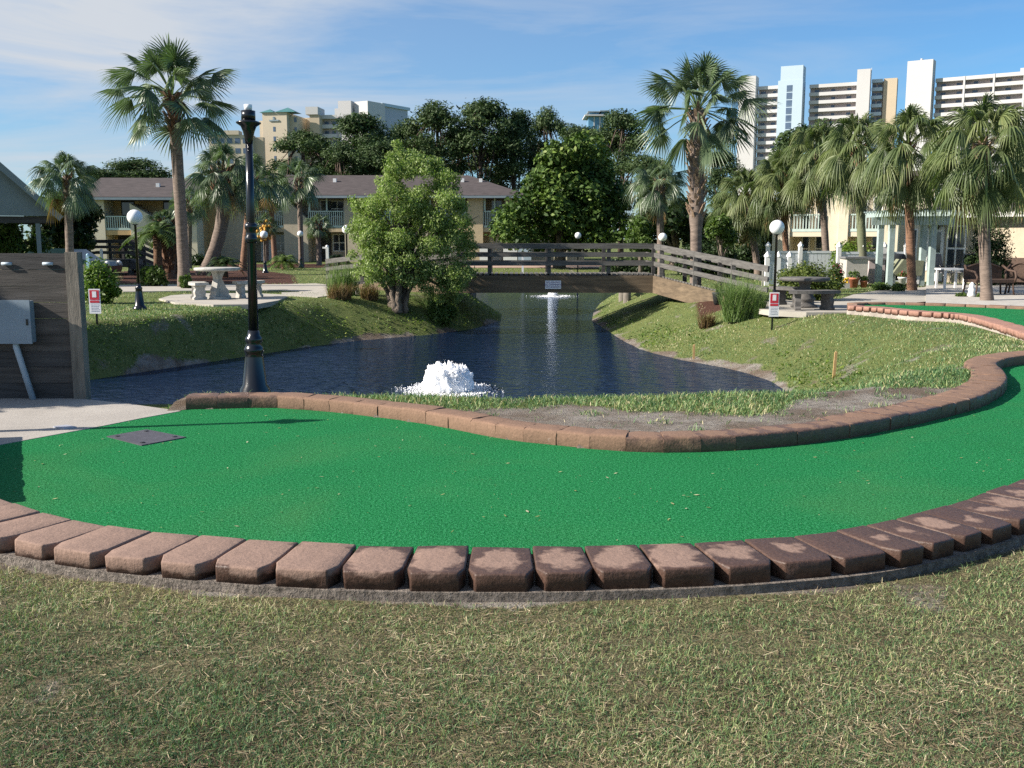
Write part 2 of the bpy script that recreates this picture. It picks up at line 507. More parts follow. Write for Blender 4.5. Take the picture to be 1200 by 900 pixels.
def height(P):
    P = np.asarray(P, float)
    base = .035 * (fbm(P, 3.0, 3) - .5) + .012 * (fbm(P, .5, 5) - .5)
    dT = sdpoly(P, TURF)
    ny = np.interp(P[:, 0], nearY[:, 0], nearY[:, 1])
    front = (P[:, 1] < ny) | ((P[:, 0] > nearY[-1, 0]) & (P[:, 1] < 9)) | ((P[:, 0] < nearY[0, 0]) & (P[:, 1] < 6.5))
    ff = np.array(far_in)
    dF = np.full(len(P), 1e9)
    near_mask = (P[:, 1] < 26) & (np.abs(P[:, 0]) < 20)
    if near_mask.any():
        Q = P[near_mask]; d = np.full(len(Q), 1e9)
        for i in range(0, len(ff) - 1): d = np.minimum(d, sdseg(Q, ff[i], ff[i + 1]))
        dF[near_mask] = d
    lawn = .085 * np.clip(1 - (dF - 1.2) / 5, 0, 1)
    lawn = np.where(P[:, 0] < -3.3, np.minimum(lawn, .0), lawn) + base
    z = np.where(front, -.085 + base * .7, lawn)
    # left pad
    z = np.where((P[:, 0] < -3.2) & (P[:, 1] > 6) & (P[:, 1] < 9.8) & ~front, -.06, z)
    z = np.where(dT < .05, -.07, z)
    d2 = sdpoly(P, TURF2)
    z = np.where(d2 < .0, .05, z)
    zz = np.full(len(P), 1e9); k = .18
    acc = np.zeros(len(P))
    for i in range(len(POND)):
        h = WATER + SLOPE[i] * sdseg(P, POND[i], POND[(i + 1) % len(POND)])
        zz = np.minimum(zz, h)
    ins = inpoly(P, POND)
    bank = zz + .10 * (fbm(P, .9, 9) - .5) * np.clip((zz - WATER) * 1.5, 0, 1)
    m = np.clip(.5 + .5 * (bank - z) / .25, 0, 1)          # smooth minimum rounds the crest
    sm = bank * (1 - m) + z * m - .25 * m * (1 - m)
    out = np.where(dT < .05, z, sm)
    out = np.where(ins, WATER - .55 * np.clip((zz - WATER), 0, 1.2) / 1.0, out)
    return out


def H(x, y): return float(height(np.array([[x, y]]))[0])


def ax(*seg):
    out = []
    for a, b, st in seg: out.extend(np.arange(a, b, st))
    return np.array(out)


xs = np.concatenate([-np.geomspace(3000, 34, 22), ax((-32, -10, .45), (-10, 9.5, .11), (9.5, 36, .5)), np.geomspace(36, 3000, 22)])
ys = np.concatenate([ax((-12, 1, 1.0), (1, 30, .11), (30, 72, .45)), np.geomspace(72, 4500, 26)])
X, Yg = np.meshgrid(xs, ys)
P = np.stack([X.ravel(), Yg.ravel()], 1)
Z = height(P)
nx, ny_ = len(xs), len(ys)
idx = np.arange(nx * ny_).reshape(ny_, nx)
faces = np.stack([idx[:-1, :-1].ravel(), idx[:-1, 1:].ravel(), idx[1:, 1:].ravel(), idx[1:, :-1].ravel()], 1)


# bare-dirt mask: the strip behind the far edging, the water's edge, under the near footing
def dirt(P):
    ff = np.array(far_in); d = np.full(len(P), 9.0)
    m = (P[:, 1] < 16) & (np.abs(P[:, 0]) < 9)
    Q = P[m]; dd = np.full(len(Q), 9.0)
    for i in range(len(ff) - 1): dd = np.minimum(dd, sdseg(Q, ff[i], ff[i + 1]))
    d[m] = dd
    wob = 1.0 * (fbm(P, .7, 21) - .5)
    wid = .98 * np.clip((P[:, 0] + .7) / 1.3, 0, 1) * np.clip((4.9 - P[:, 0]) / 1.2, .28, 1) + .27
    strip = np.clip((wid - d + wob) / .35, 0, 1)
    strip = np.where(P[:, 1] > 13.5, 0, strip) * (d < 5)
    sh = np.full(len(P), 9.0)
    for i in range(len(POND)): sh = np.minimum(sh, sdseg(P, POND[i], POND[(i + 1) % len(POND)]))
    edge = np.clip((.16 - sh + .9 * (fbm(P, 1.1, 31) - .5)) / .25, 0, 1)
    nd = np.full(len(P), 9.0)
    m = P[:, 1] < 9
    Q = P[m]; dd = np.full(len(Q), 9.0)
    for i in range(len(near_in) - 1): dd = np.minimum(dd, sdseg(Q, near_in[i], near_in[i + 1]))
    nd[m] = dd
    foot = np.clip((.50 - nd + .25 * (fbm(P, .5, 41) - .5)) / .12, 0, 1)
    spots = np.clip((fbm(P, .6, 51) - .66) / .1, 0, 1) * .5
    return np.clip(np.maximum.reduce([strip, edge, foot, spots]), 0, 1)


D = dirt(P)
mulch_beds = [[xy(G(p[0], p[1], 0)) for p in q] for q in
              [[(136, 333), (350, 333), (345, 322), (300, 316), (140, 318)], [(250, 313.5), (600, 314), (600, 309.5), (250, 309.5)],
               [(545, 314.2), (800, 314.6), (800, 309.5), (545, 309.5)], [(1055, 347), (1120, 343), (1105, 335), (1040, 340)], [(1115, 354), (1172, 356), (1160, 349), (1110, 348)],
               [(820, 357), (895, 356), (895, 349), (815, 350)]]]
MU = np.zeros(len(P))
for q in mulch_beds:
    MU = np.maximum(MU, np.clip(.5 - sdpoly(P, q) / .5, 0, 1))


def ground_mat():
    m, nt, b = new_mat("soil_and_thin_grass")
    a = N(nt, "ShaderNodeAttribute", attribute_name="dirt"); mu = N(nt, "ShaderNodeAttribute", attribute_name="mulch")
    f1 = noise(nt, 1.3, 6, .65); f2 = noise(nt, 22, 6, .7); f3 = noise(nt, 90, 3, .7)
    g = ramp(nt, f1, [(.3, (.075, .115, .030)), (.55, (.125, .155, .045)), (.75, (.19, .18, .075))])
    g = mixc(nt, .55, g, ramp(nt, f2, [(.3, (.05, .07, .02)), (.7, (.22, .24, .09))]))
    nr_ = N(nt, "ShaderNodeAttribute", attribute_name="thatch")
    g = mixc(nt, nr_.outputs["Fac"], g, mixc(nt, .6, ramp(nt, f2, [(.3, (.025, .02, .013)), (.7, (.24, .20, .11))]), ramp(nt, f3, [(.4, (.015, .015, .008)), (.62, (.34, .29, .17))])))
    d = mixc(nt, .5, ramp(nt, f2, [(.25, (.10, .085, .07)), (.5, (.25, .22, .19)), (.75, (.40, .37, .33))]), ramp(nt, noise(nt, 5, 6, .7), [(.35, (.09, .07, .055)), (.5, (.27, .245, .215)), (.7, (.36, .33, .30))]))
    d = mixc(nt, ramp(nt, f1, [(.42, (0, 0, 0)), (.6, (1, 1, 1))]), d, ramp(nt, f3, [(.3, (.10, .075, .055)), (.7, (.20, .155, .12))]))
    k = math_n(nt, 'ADD', a.outputs["Fac"], math_n(nt, 'MULTIPLY', math_n(nt, 'SUBTRACT', f2, .5), .8))
    k = ramp(nt, k, [(.35, (0, 0, 0)), (.6, (1, 1, 1))])
    c = mixc(nt, k, g, d)
    mk = math_n(nt, 'ADD', mu.outputs["Fac"], math_n(nt, 'MULTIPLY', math_n(nt, 'SUBTRACT', f2, .5), .5))
    c = mixc(nt, ramp(nt, mk, [(.4, (0, 0, 0)), (.6, (1, 1, 1))]), c, ramp(nt, f3, [(.3, (.035, .017, .012)), (.7, (.125, .06, .042))]))
    nt.links.new(c, b.inputs["Base Color"]); b.inputs["Roughness"].default_value = .95; b.inputs["Specular IOR Level"].default_value = .15
    bump(nt, b, math_n(nt, 'ADD', f2, f3), .9, .03)
    return m


g = npmesh("ground", np.column_stack([P, Z]), faces, ground_mat(), extra={"dirt": D, "mulch": MU, "thatch": np.clip((7.5 - P[:, 1]) / 1.0, 0, 1) * .85}, smooth=True)
tag(g, "lawn and bare soil sloping down to the pond", "ground", kind="structure")


# ------------------------------------------------------------------ water
def water_mat():
    m, nt, b = new_mat("pond_water")
    b.inputs["Base Color"].default_value = (.006, .015, .037, 1)
    b.inputs["Roughness"].default_value = .04; b.inputs["IOR"].default_value = 1.33
    b.inputs["Specular IOR Level"].default_value = .5
    f1 = noise(nt, 2.3, 3, .55, stretch=(1, 1.5, 1), dist=.6); f2 = noise(nt, 8.5, 3, .6, stretch=(1, 1.5, 1), dist=.4)
    h = math_n(nt, 'ADD', f1, math_n(nt, 'MULTIPLY', f2, .35))
    # rings spreading from the bubbling fountain
    tcx = N(nt, "ShaderNodeTexCoord"); vm = N(nt, "ShaderNodeVectorMath", operation='DISTANCE')
    nt.links.new(tcx.outputs["Object"], vm.inputs[0]); fp = G(525, 456, WATER); vm.inputs[1].default_value = (fp.x, fp.y, WATER)
    dd = math_n(nt, 'ADD', vm.outputs["Value"], math_n(nt, 'MULTIPLY', f1, .9))
    ringv = math_n(nt, 'SINE', math_n(nt, 'MULTIPLY', dd, 15.0), 0.0)
    fall = math_n(nt, 'POWER', 2.718, math_n(nt, 'MULTIPLY', vm.outputs["Value"], -.22))
    h = math_n(nt, 'ADD', h, math_n(nt, 'MULTIPLY', math_n(nt, 'MULTIPLY', ringv, fall), .16))
    far = math_n(nt, 'POWER', 2.718, math_n(nt, 'MULTIPLY', math_n(nt, 'MAXIMUM', math_n(nt, 'SUBTRACT', vm.outputs["Value"], 5.0), 0.0), -.10))
    h = math_n(nt, 'MULTIPLY', h, math_n(nt, 'ADD', math_n(nt, 'MULTIPLY', far, .72), .28))
    bump(nt, b, h, .65, .11)
    b.inputs["Specular IOR Level"].default_value = 0.0
    gl = N(nt, "ShaderNodeBsdfGlossy"); gl.inputs[0].default_value = (.48, .55, .68, 1); gl.inputs[1].default_value = .04
    fr = N(nt, "ShaderNodeFresnel"); fr.inputs[0].default_value = 1.33
    nrm = b.inputs["Normal"].links[0].from_socket
    nt.links.new(nrm, gl.inputs["Normal"]); nt.links.new(nrm, fr.inputs["Normal"])
    mx = N(nt, "ShaderNodeMixShader"); nt.links.new(fr.outputs[0], mx.inputs[0]); nt.links.new(b.outputs[0], mx.inputs[1]); nt.links.new(gl.outputs[0], mx.inputs[2])
    nt.links.new(mx.outputs[0], nt.nodes["Material Output"].inputs[0])
    return m


wv = MB(); wv.prism([(-14, 10.2), (6, 10.2), (9, 20), (10, 60), (-8, 60), (-9, 33), (-14, 20)], WATER - 2, WATER)
wo = MB(); pl = [(-14, 10.6), (5.4, 10.6), (7, 20), (9.5, 54), (-6, 54), (-9, 33), (-14, 20)]
wo.add([(p[0], p[1], WATER) for p in pl], [tuple(range(len(pl)))])
tag(wo.build("water", water_mat()), "dark rippled pond water", "water", kind="structure")


# ------------------------------------------------------------------ artificial turf
def turf_mat():
    m, nt, b = new_mat("artificial_turf")
    f1 = noise(nt, 1.1, 4, .6); f2 = noise(nt, 58, 3, .8); f3 = noise(nt, 150, 2, .8)
    c = ramp(nt, f1, [(.25, (.0075, .125, .036)), (.75, (.015, .205, .062))])
    c = mixc(nt, .75, c, ramp(nt, math_n(nt, 'MULTIPLY', math_n(nt, 'ADD', f2, f3), .5), [(.40, (.002, .055, .016)), (.5, (.015, .175, .050)), (.60, (.09, .40, .19))]))
    dust = ramp(nt, math_n(nt, 'ADD', math_n(nt, 'MULTIPLY', noise(nt, .55, 5, .6, dist=.8), .75), math_n(nt, 'MULTIPLY', f2, .25)), [(.5, (0, 0, 0)), (.70, (.20, .20, .20))])
    c = mixc(nt, dust, c, (.12, .20, .075))
    nt.links.new(c, b.inputs["Base Color"]); b.inputs["Roughness"].default_value = .9; b.inputs["Specular IOR Level"].default_value = .04
    bump(nt, b, math_n(nt, 'ADD', f2, f3), .8, .012)
    return m


TM = turf_mat()


def sheet(name, poly, z, mat, thick=.0):
    bm = bmesh.new()
    vs = [bm.verts.new((p[0], p[1], z)) for p in poly]
    f = bm.faces.new(vs)
    bmesh.ops.triangulate(bm, faces=[f])
    if thick:
        r = bmesh.ops.extrude_face_region(bm, geom=bm.faces[:])
        for v in r['geom']:
            if isinstance(v, bmesh.types.BMVert): v.co.z -= thick
    bmesh.ops.recalc_face_normals(bm, faces=bm.faces)
    me = bpy.data.meshes.new(name); bm.to_mesh(me); bm.free(); me.materials.append(mat)
    o = bpy.data.objects.new(name, me); C.objects.link(o)
    return o


def offset(pts, d):
    out = []
    for i, p in enumerate(pts):
        a = np.array(pts[max(i - 1, 0)]); b = np.array(pts[min(i + 1, len(pts) - 1)])
        t = (b - a) / max(np.linalg.norm(b - a), 1e-9); n = np.array([t[1], -t[0]])
        out.append(tuple(np.array(p) + n * d))
    return out


turf_poly = offset(smooth(near_in, .1), .06) + offset(far_in, -.06)[::-1] + left_edge
tag(sheet("putting_turf", turf_poly, 0, TM), "bright green artificial putting turf in the middle", "turf", kind="structure")
tag(sheet("putting_turf", TURF2, .17, TM), "strip of green putting turf on the upper right", "turf", kind="structure")


# ------------------------------------------------------------------ edging blocks
def block_mat(name, dry, wet):
    """cast block: damp darker rim round a dry patch, amount set per block"""
    m, nt, b = new_mat(name)
    at = N(nt, "ShaderNodeAttribute", attribute_name="wet", attribute_type='OBJECT')
    tcg = N(nt, "ShaderNodeTexCoord"); mp = N(nt, "ShaderNodeMapping"); mp.inputs["Location"].default_value = (-.5, -.5, -.9)
    nt.links.new(tcg.outputs["Generated"], mp.inputs[0])
    ln = N(nt, "ShaderNodeVectorMath", operation='LENGTH'); nt.links.new(mp.outputs[0], ln.inputs[0])
    oi = N(nt, "ShaderNodeObjectInfo")
    tcc = N(nt, "ShaderNodeTexCoord"); ad = N(nt, "ShaderNodeVectorMath", operation='ADD'); nt.links.new(tcc.outputs["Object"], ad.inputs[0])
    cb = N(nt, "ShaderNodeCombineXYZ"); nt.links.new(math_n(nt, 'MULTIPLY', oi.outputs["Random"], 40.0), cb.inputs[0]); nt.links.new(cb.outputs[0], ad.inputs[1])
    def nz(s, d=4):
        n = N(nt, "ShaderNodeTexNoise"); n.inputs["Scale"].default_value = s; n.inputs["Detail"].default_value = d; n.inputs["Roughness"].default_value = .65
        nt.links.new(ad.outputs[0], n.inputs["Vector"]); return n.outputs["Fac"]
    fa, fb = nz(8, 2.5), nz(60)
    k = math_n(nt, 'ADD', math_n(nt, 'ADD', ln.outputs["Value"], math_n(nt, 'MULTIPLY', math_n(nt, 'SUBTRACT', fa, .5), .75)), math_n(nt, 'SUBTRACT', at.outputs["Fac"], .5))
    wetf = ramp(nt, k, [(.44, (0, 0, 0)), (.55, (1, 1, 1))])
    dcol = mixc(nt, .6, ramp(nt, nz(14), [(.3, tuple(c * .75 for c in dry)), (.7, tuple(c * 1.25 for c in dry))]), ramp(nt, fb, [(.3, tuple(c * .7 for c in dry)), (.7, tuple(c * 1.3 for c in dry))]))
    wcol = ramp(nt, fb, [(.3, tuple(c * .65 for c in wet)), (.7, tuple(c * 1.35 for c in wet))])
    c = mixc(nt, wetf, dcol, wcol)
    lime = ramp(nt, math_n(nt, 'ADD', math_n(nt, 'MULTIPLY', nz(16, 5), .8), math_n(nt, 'MULTIPLY', fb, .2)), [(.66, (0, 0, 0)), (.72, (.6, .6, .6))])
    c = mixc(nt, lime, c, (.38, .31, .27))
    nt.links.new(c, b.inputs["Base Color"])
    nt.links.new(ramp(nt, wetf, [(0, (.88, .88, .88)), (1, (.5, .5, .5))]), b.inputs["Roughness"])
    b.inputs["Specular IOR Level"].default_value = .35
    bump(nt, b, math_n(nt, 'ADD', fb, math_n(nt, 'MULTIPLY', nz(25), 1.5)), .55, .006)
    return m


BM1 = block_mat("brown_cast_block", (.232, .152, .118), (.074, .042, .031))
BM2 = block_mat("red_brown_cast_block", (.195, .118, .080), (.12, .072, .052))
BM3 = block_mat("pink_brown_cast_block", (.30, .165, .125), (.19, .10, .075))


def block_mesh(plan, z0, z1, bev, mat, jit=.004):
    bm = bmesh.new()
    c = sum((Vector((p[0], p[1], 0)) for p in plan), Vector()) / len(plan)
    lo = [bm.verts.new((p[0] - c.x, p[1] - c.y, z0)) for p in plan]
    hi = [bm.verts.new((p[0] - c.x + random.uniform(-jit, jit), p[1] - c.y + random.uniform(-jit, jit), z1 + random.uniform(-jit, jit))) for p in plan]
    n = len(plan)
    top = bm.faces.new(hi); bm.faces.new(lo[::-1])
    for i in range(n): bm.faces.new((lo[i], lo[(i + 1) % n], hi[(i + 1) % n], hi[i]))
    bmesh.ops.recalc_face_normals(bm, faces=bm.faces)
    es = [e for e in bm.edges if not (e.verts[0] in lo and e.verts[1] in lo)]
    bmesh.ops.bevel(bm, geom=es, offset=bev, segments=2, profile=.6, affect='EDGES')
    bmesh.ops.triangulate(bm, faces=[f for f in bm.faces if len(f.verts) > 4])
    bmesh.ops.subdivide_edges(bm, edges=[e for e in bm.edges if e.calc_length() > .09], cuts=2, use_grid_fill=True)
    for v in bm.verts:
        v.co += Vector((random.uniform(-1, 1), random.uniform(-1, 1), random.uniform(-1, 1))) * .0012
    for f in bm.faces: f.smooth = True
    me = bpy.data.meshes.new("block"); bm.to_mesh(me); bm.free(); me.materials.append(mat)
    return me, c


def sweep_block(a, b, na, nb, depth, z0, z1, mat, gap):
    """a length of kerb with a rounded top, meeting its neighbours almost edge to edge"""
    a, b, na, nb = (np.array(q) for q in (a, b, na, nb)); t = (b - a) / np.linalg.norm(b - a)
    a = a + t * gap / 2; b = b - t * gap / 2; r = .022
    pr = [(0, z0), (0, z1 - .06), (.001, z1 - r), (.006, z1 - .008), (r, z1 - .001), (depth * .35, z1), (depth * .7, z1), (depth - r, z1 - .001), (depth - .006, z1 - .008), (depth, z1 - r), (depth, z0)]
    m = 7; k = len(pr); vs = []; c = (a + b) / 2 + (na + nb) / 2 * depth / 2
    dz_ = random.uniform(-.004, .004); dn = random.uniform(-.005, .005)
    for i in range(m):
        u = i / (m - 1); p = a + (b - a) * u; n = na + (nb - na) * u
        for d, z in pr:
            j = .0022 if 0 < i < m - 1 else .0045
            q = p + n * (d + dn + random.uniform(-j, j)) + t * (random.uniform(-.004, .004) if i in (0, m - 1) else 0) - c
            vs.append((q[0], q[1], z + dz_ * (z > z0 + .01) + random.uniform(-j, j) - (.006 * random.random() if i in (0, m - 1) and z > z1 - .01 else 0)))
    fs = []
    for i in range(m - 1):
        for j in range(k): fs.append((i * k + j, i * k + (j + 1) % k, (i + 1) * k + (j + 1) % k, (i + 1) * k + j))
    n0 = len(vs); vs += vs[:k] + vs[(m - 1) * k:m * k]; fs += [tuple(range(n0, n0 + k))[::-1], tuple(range(n0 + k, n0 + 2 * k))]
    bm = bmesh.new(); bv = [bm.verts.new(v) for v in vs]
    for f in fs: bm.faces.new([bv[x] for x in f])
    bmesh.ops.recalc_face_normals(bm, faces=bm.faces)
    for f in bm.faces: f.smooth = len(f.verts) == 4
    me = bpy.data.meshes.new("block"); bm.to_mesh(me); bm.free(); me.materials.append(mat)
    return me, Vector((c[0], c[1], 0))


def lay_blocks(root, joints, outs, depth, z0, z1, mat, gap, chamf, wetf, bev=.012, name="block", jit=1.0):
    """joints: inner-edge points; outs: outward normals there"""
    for i in range(len(joints) - 1):
        a = np.array(joints[i]); b = np.array(joints[i + 1]); na = np.array(outs[i]); nb = np.array(outs[i + 1])
        t = (b - a) / np.linalg.norm(b - a); g2 = gap * random.uniform(.5, 1.4) / 2
        dj = random.uniform(-.012, .012) * jit
        L = np.linalg.norm(b - a)
        ch = min(chamf * random.uniform(.7, 1.3), L * .3)
        a0, b0 = a + t * g2 - na * dj * .3, b - t * g2 - nb * dj * .3
        ao, bo = a + t * g2 + na * (depth + dj), b - t * g2 + nb * (depth + dj)
        plan = [a0, b0, b + nb * (depth * .80) - t * g2] + ([bo - t * ch, ao + t * ch] if chamf else [bo, ao]) + [a + na * (depth * .80) + t * g2]
        if jit < .5: me, c = sweep_block(a, b, na, nb, depth, z0, z1, mat, gap)
        else: me, c = block_mesh(plan[::-1], z0, z1, bev, mat, .004)
        o = bpy.data.objects.new(name, me); C.objects.link(o); o.parent = root; o.location = (c.x, c.y, random.uniform(-.004, .004) * jit)
        o.rotation_euler = (R(random.uniform(-.8, .8)), R(random.uniform(-.8, .8)), 0) if jit > .5 else (0, 0, 0)
        o["wet"] = float(wetf(c.x) + random.uniform(-.07, .07))


def normals(pts):
    out = []
    for i in range(len(pts)):
        a = np.array(pts[max(i - 1, 0)]); b = np.array(pts[min(i + 1, len(pts) - 1)]); t = (b - a) / np.linalg.norm(b - a)
        out.append((t[1], -t[0]))
    return out


def mortar_mat():
    return simple("rough_mortar", (.20, .17, .145), .95, .6, 22, 1.0)


MOR = mortar_mat()


def strip_mesh(pts, d0, d1, z0, z1, wob=0.0):
    mb = MB(); a = offset(pts, d0); b = offset(pts, d1)
    n = len(pts); vs = []
    for i in range(n):
        w_ = wob * (random.random() - .5)
        vs += [(a[i][0], a[i][1], z0), (a[i][0], a[i][1], z1), (b[i][0] + w_, b[i][1] + w_, z1 + w_ * .5), (b[i][0] + w_, b[i][1] + w_, z0)]
    fs = []
    for i in range(n - 1):
        for k in range(4):
            fs.append((i * 4 + k, i * 4 + (k + 1) % 4, (i + 1) * 4 + (k + 1) % 4, (i + 1) * 4 + k))
    mb.add(vs, fs + [(0, 3, 2, 1), ((n - 1) * 4, (n - 1) * 4 + 1, (n - 1) * 4 + 2, (n - 1) * 4 + 3)])
    return mb


nc = thing("block_edging", "curved row of thick brown blocks with wet rims edging the near side of the green", "edging")
wet_near = lambda x: float(np.interp(x, [-2.6, -1.9, -1.3, -.6, 0, .9, 1.3, 1.7, 3.5], [.18, .22, .38, .53, .58, .60, .70, .88, .80]))
lay_blocks(nc, near_in, normals(near_in), .41, -.047, NEAR_TOP, BM1, .013, .036, wet_near, .010)
strip_mesh(smooth(near_in, .10), .03, .430, -.32, -.038, .0).build("footing", MOR, nc)
strip_mesh(smooth(near_in, .1), .03, .30, -.30, .018, .0).build("joint_mortar", MOR, nc)

fc = thing("block_edging", "low winding brown edging between the green turf and the bare dirt strip", "edging")
# joints every ~0.28 m
def resample(pts, st):
    out = [np.array(pts[0])]; acc = 0
    for i in range(1, len(pts)):
        a = np.array(pts[i - 1]); b = np.array(pts[i]); L = np.linalg.norm(b - a); d = st - acc
        while d <= L:
            out.append(a + (b - a) * d / L); d += st
        acc = (acc + L) % st
    return [tuple(o) for o in out]


fj = resample(far_in, .285)
fn = [(-n[0], -n[1]) for n in normals(fj)]
dark_far = lambda x: float(np.interp(x, [-3.4, -2.5, -2.3, .2, 1.0, 1.8, 5, 7], [.75, .8, .30, .22, .45, .7, .55, .4]))  # more of the darker block tone at the left end and on the right
class _F: pass
dep = lambda x: .26 if x < 2.5 else .36
for i in range(len(fj) - 1):
    lay_blocks(fc, fj[i:i + 2], fn[i:i + 2], dep(fj[i][0]), -.12, .118, BM2, .0012, 0.0, dark_far, .012, 'block', .3)
strip_mesh(far_in, -.04, -.22, -.2, .09).build("footing", MOR, fc)

lc_px = [(-66, 592), (-62, 575), (-58, 555), (-52, 535), (-46, 515)]
lcv = smooth([xy(G(p_[0], p_[1], 0)) for p_ in lc_px], .3)
lc = thing("block_edging", "raised brown edging past the left edge, its shadow on the corner of the green", "edging")
lay_blocks(lc, lcv, [(-n_[0], -n_[1]) for n_ in normals(lcv)], .26, -.1, .29, BM2, .003, 0.0, lambda x: .5, .012, 'block', .3)
rc = thing("block_edging", "pinkish brown block edging on a pale low wall, in front of the upper right green", "edging")
rj = resample(t2_near, .22); rn = normals(rj)
lay_blocks(rc, rj, rn, .36, T2Z - .10, T2Z, BM3, .010, .02, lambda x: .2, .012)
strip_mesh(t2_near, .03, .345, -.15, T2Z - .095).build("low_wall", simple("pale_whitewashed_wall", (.33, .285, .25), .9, .35, 4, .4), rc)
bc = thing("block_edging", "thin brown edging along the back of the upper right green", "edging")
bj = resample(t2_far, .40); bn = [(-n[0], -n[1]) for n in normals(bj)]
lay_blocks(bc, bj, bn, .26, .0, T2Z + .03, BM2, .008, 0.0, lambda x: .55, .02)

# ------------------------------------------------------------------ slabs and paths
def draped(name, poly_px, z, mat, label, thick=.12, world=None):
    poly = world or [xy(G(p[0], p[1], z)) for p in poly_px]
    o = sheet(name, poly, z, mat, thick); tag(o, label, "path", kind="structure"); return o


M['path'] = simple("pavement_concrete", (.36, .33, .285), .9, .14, 1.2, .2)
padm, pnt, pb = new_mat("aggregate_concrete")
pf1 = noise(pnt, 1.4, 5, .6); pf2 = noise(pnt, 120, 3, .7)
pnt.links.new(mixc(pnt, .5, ramp(pnt, pf1, [(.3, (.25, .225, .20)), (.7, (.42, .385, .34))]), ramp(pnt, pf2, [(.3, (.16, .145, .13)), (.7, (.50, .46, .41))])), pb.inputs["Base Color"])
pb.inputs["Roughness"].default_value = .9; bump(pnt, pb, pf2, .5, .006)
pad_w = [xy(G(p[0], p[1], .004)) for p in [(212, 481.5), (165, 490), (120, 499), (60, 510), (0, 521), (-60, 530), (-100, 533), (-260, 540), (-300, 462)]] + [xy(G(p[0], p[1], .004)) for p in [(-60, 452), (0, 458), (46, 462), (97, 467.5), (150, 473)]]
draped("path", None, .004, padm, "speckled concrete pad beside the green on the left", .25, pad_w)
draped("path", [(90, 342), (160, 341.5), (260, 340), (330, 340), (372, 343), (420, 344.5), (420, 337), (370, 332), (330, 333), (200, 333.5), (90, 334)], .02, M['path'], "pale concrete walk crossing the left lawn")
draped("path", [(186, 350), (205, 354.5), (250, 357), (300, 356.5), (326, 352), (337, 347.5), (330, 345), (300, 343.5), (240, 343.5), (200, 346)], .05, M['path'], "rounded concrete slab under the round garden table")
draped("path", [(330, 346), (372, 348), (400, 345), (380, 341.5), (330, 342.5)], .024, M['path'], "short concrete spur between the slab and the walk")
draped("path", [(866, 358.5), (905, 364), (945, 366), (1000, 366), (1010, 360), (1100, 352), (1210, 356), (1210, 340), (1100, 335), (1030, 340), (1000, 345), (985, 350), (930, 350), (890, 353)], .03, M['path'], "grey concrete patio and walk on the right")
draped("path", [(545, 313.4), (820, 314.2), (820, 311.6), (545, 311.2)], .02, simple("reddish_walk", (.36, .25, .19), .9, .25, 1.5, .3), "reddish walk along the back lawn beyond the bridge")
draped("path", [(1085, 356), (1330, 362), (1330, 336), (1085, 332)], .06, M['conc'], "pale terrace in front of the low house", .2)
# ================================================================== small things near the water
def ground_at(px, py, z=0.0):
    r = ray(px, py); ys_ = np.geomspace(3.0, 120.0, 900)
    t = ys_ / r.y; xs_ = r.x * t; zs_ = EYE + r.z * t
    k = int(np.argmax(zs_ <= height(np.column_stack([xs_, ys_]))))
    return Vector((xs_[k], ys_[k], zs_[k]))


def text(s, size, mat, parent, loc, rot=(math.pi / 2, 0, 0), name="lettering", ext=.001):
    cu = bpy.data.curves.new(name, 'FONT'); cu.body = s; cu.size = size; cu.align_x = 'CENTER'; cu.align_y = 'CENTER'; cu.extrude = ext
    cu.materials.append(mat)
    tmp = bpy.data.objects.new(name, cu); C.objects.link(tmp); bpy.context.view_layer.update()
    me = bpy.data.meshes.new_from_object(tmp.evaluated_get(bpy.context.evaluated_depsgraph_get())); bpy.data.objects.remove(tmp)
    o = bpy.data.objects.new(name, me); C.objects.link(o); o.parent = parent; o.location = loc; o.rotation_euler = rot
    return o


# metal cover on the turf
q = [G(125, 511, .008), G(172, 503, .008), G(218, 512, .008), G(166, 521.5, .008)]
mb = MB(); c0 = sum(q, Vector()) / 4
mb.prism([(p.x - c0.x, p.y - c0.y) for p in q], -.004, .004)
cv = thing("cover_plate", "dark square metal cover lying flat on the green turf", "cover", (c0.x, c0.y, .004))
mb.build("plate", M['plate'], cv)
mb = MB()
for p in q: mb.lathe([(.018, .004), (.018, .010), (.004, .012)], 8, ((p.x - c0.x) * .72, (p.y - c0.y) * .72, 0))
mb.build("bolt", M['black'], cv)
q = [G(62, 500, .012), G(78, 498, .012), G(90, 500.5, .012), G(74, 502.5, .012)]; c0 = sum(q, Vector()) / 4
mb = MB(); mb.prism([(p.x - c0.x, p.y - c0.y) for p in q], -.008, .004)
tag(mb.build("tee_marker", M['signgrey'], None, c0), "small pale plate set in the concrete pad", "marker")

# fallen bits on the turf
vs = []; fs = []; tn = []
for i in range(520):
    for _ in range(20):
        x, y = random.uniform(-4.5, 6), random.uniform(4.6, 11)
        if inpoly(np.array([[x, y]]), TURF)[0]: break
    L = random.choice([.004, .006, .006, .009, .012, .018]) * random.uniform(.7, 1.2); W = L * random.uniform(.12, .5); t = random.uniform(0, 6.28)
    a = Vector((math.cos(t), math.sin(t), .12)); b = Vector((-math.sin(t), math.cos(t), .05)); p = Vector((x, y, .006))
    k = len(vs); vs += [p - a * L, p + b * W, p + a * L, p - b * W]; fs.append((k, k + 1, k + 2, k + 3)); tn += [random.random()] * 4
lm = leafmat("fallen_leaf", [(0, (.14, .16, .05)), (.5, (.36, .33, .13)), (1, (.55, .52, .36))], .1)
tag(npmesh("fallen_leaves", np.array(vs), np.array(fs), lm, tint=np.array(tn)), "scattered dry leaf bits on the turf", "leaves", kind="stuff")


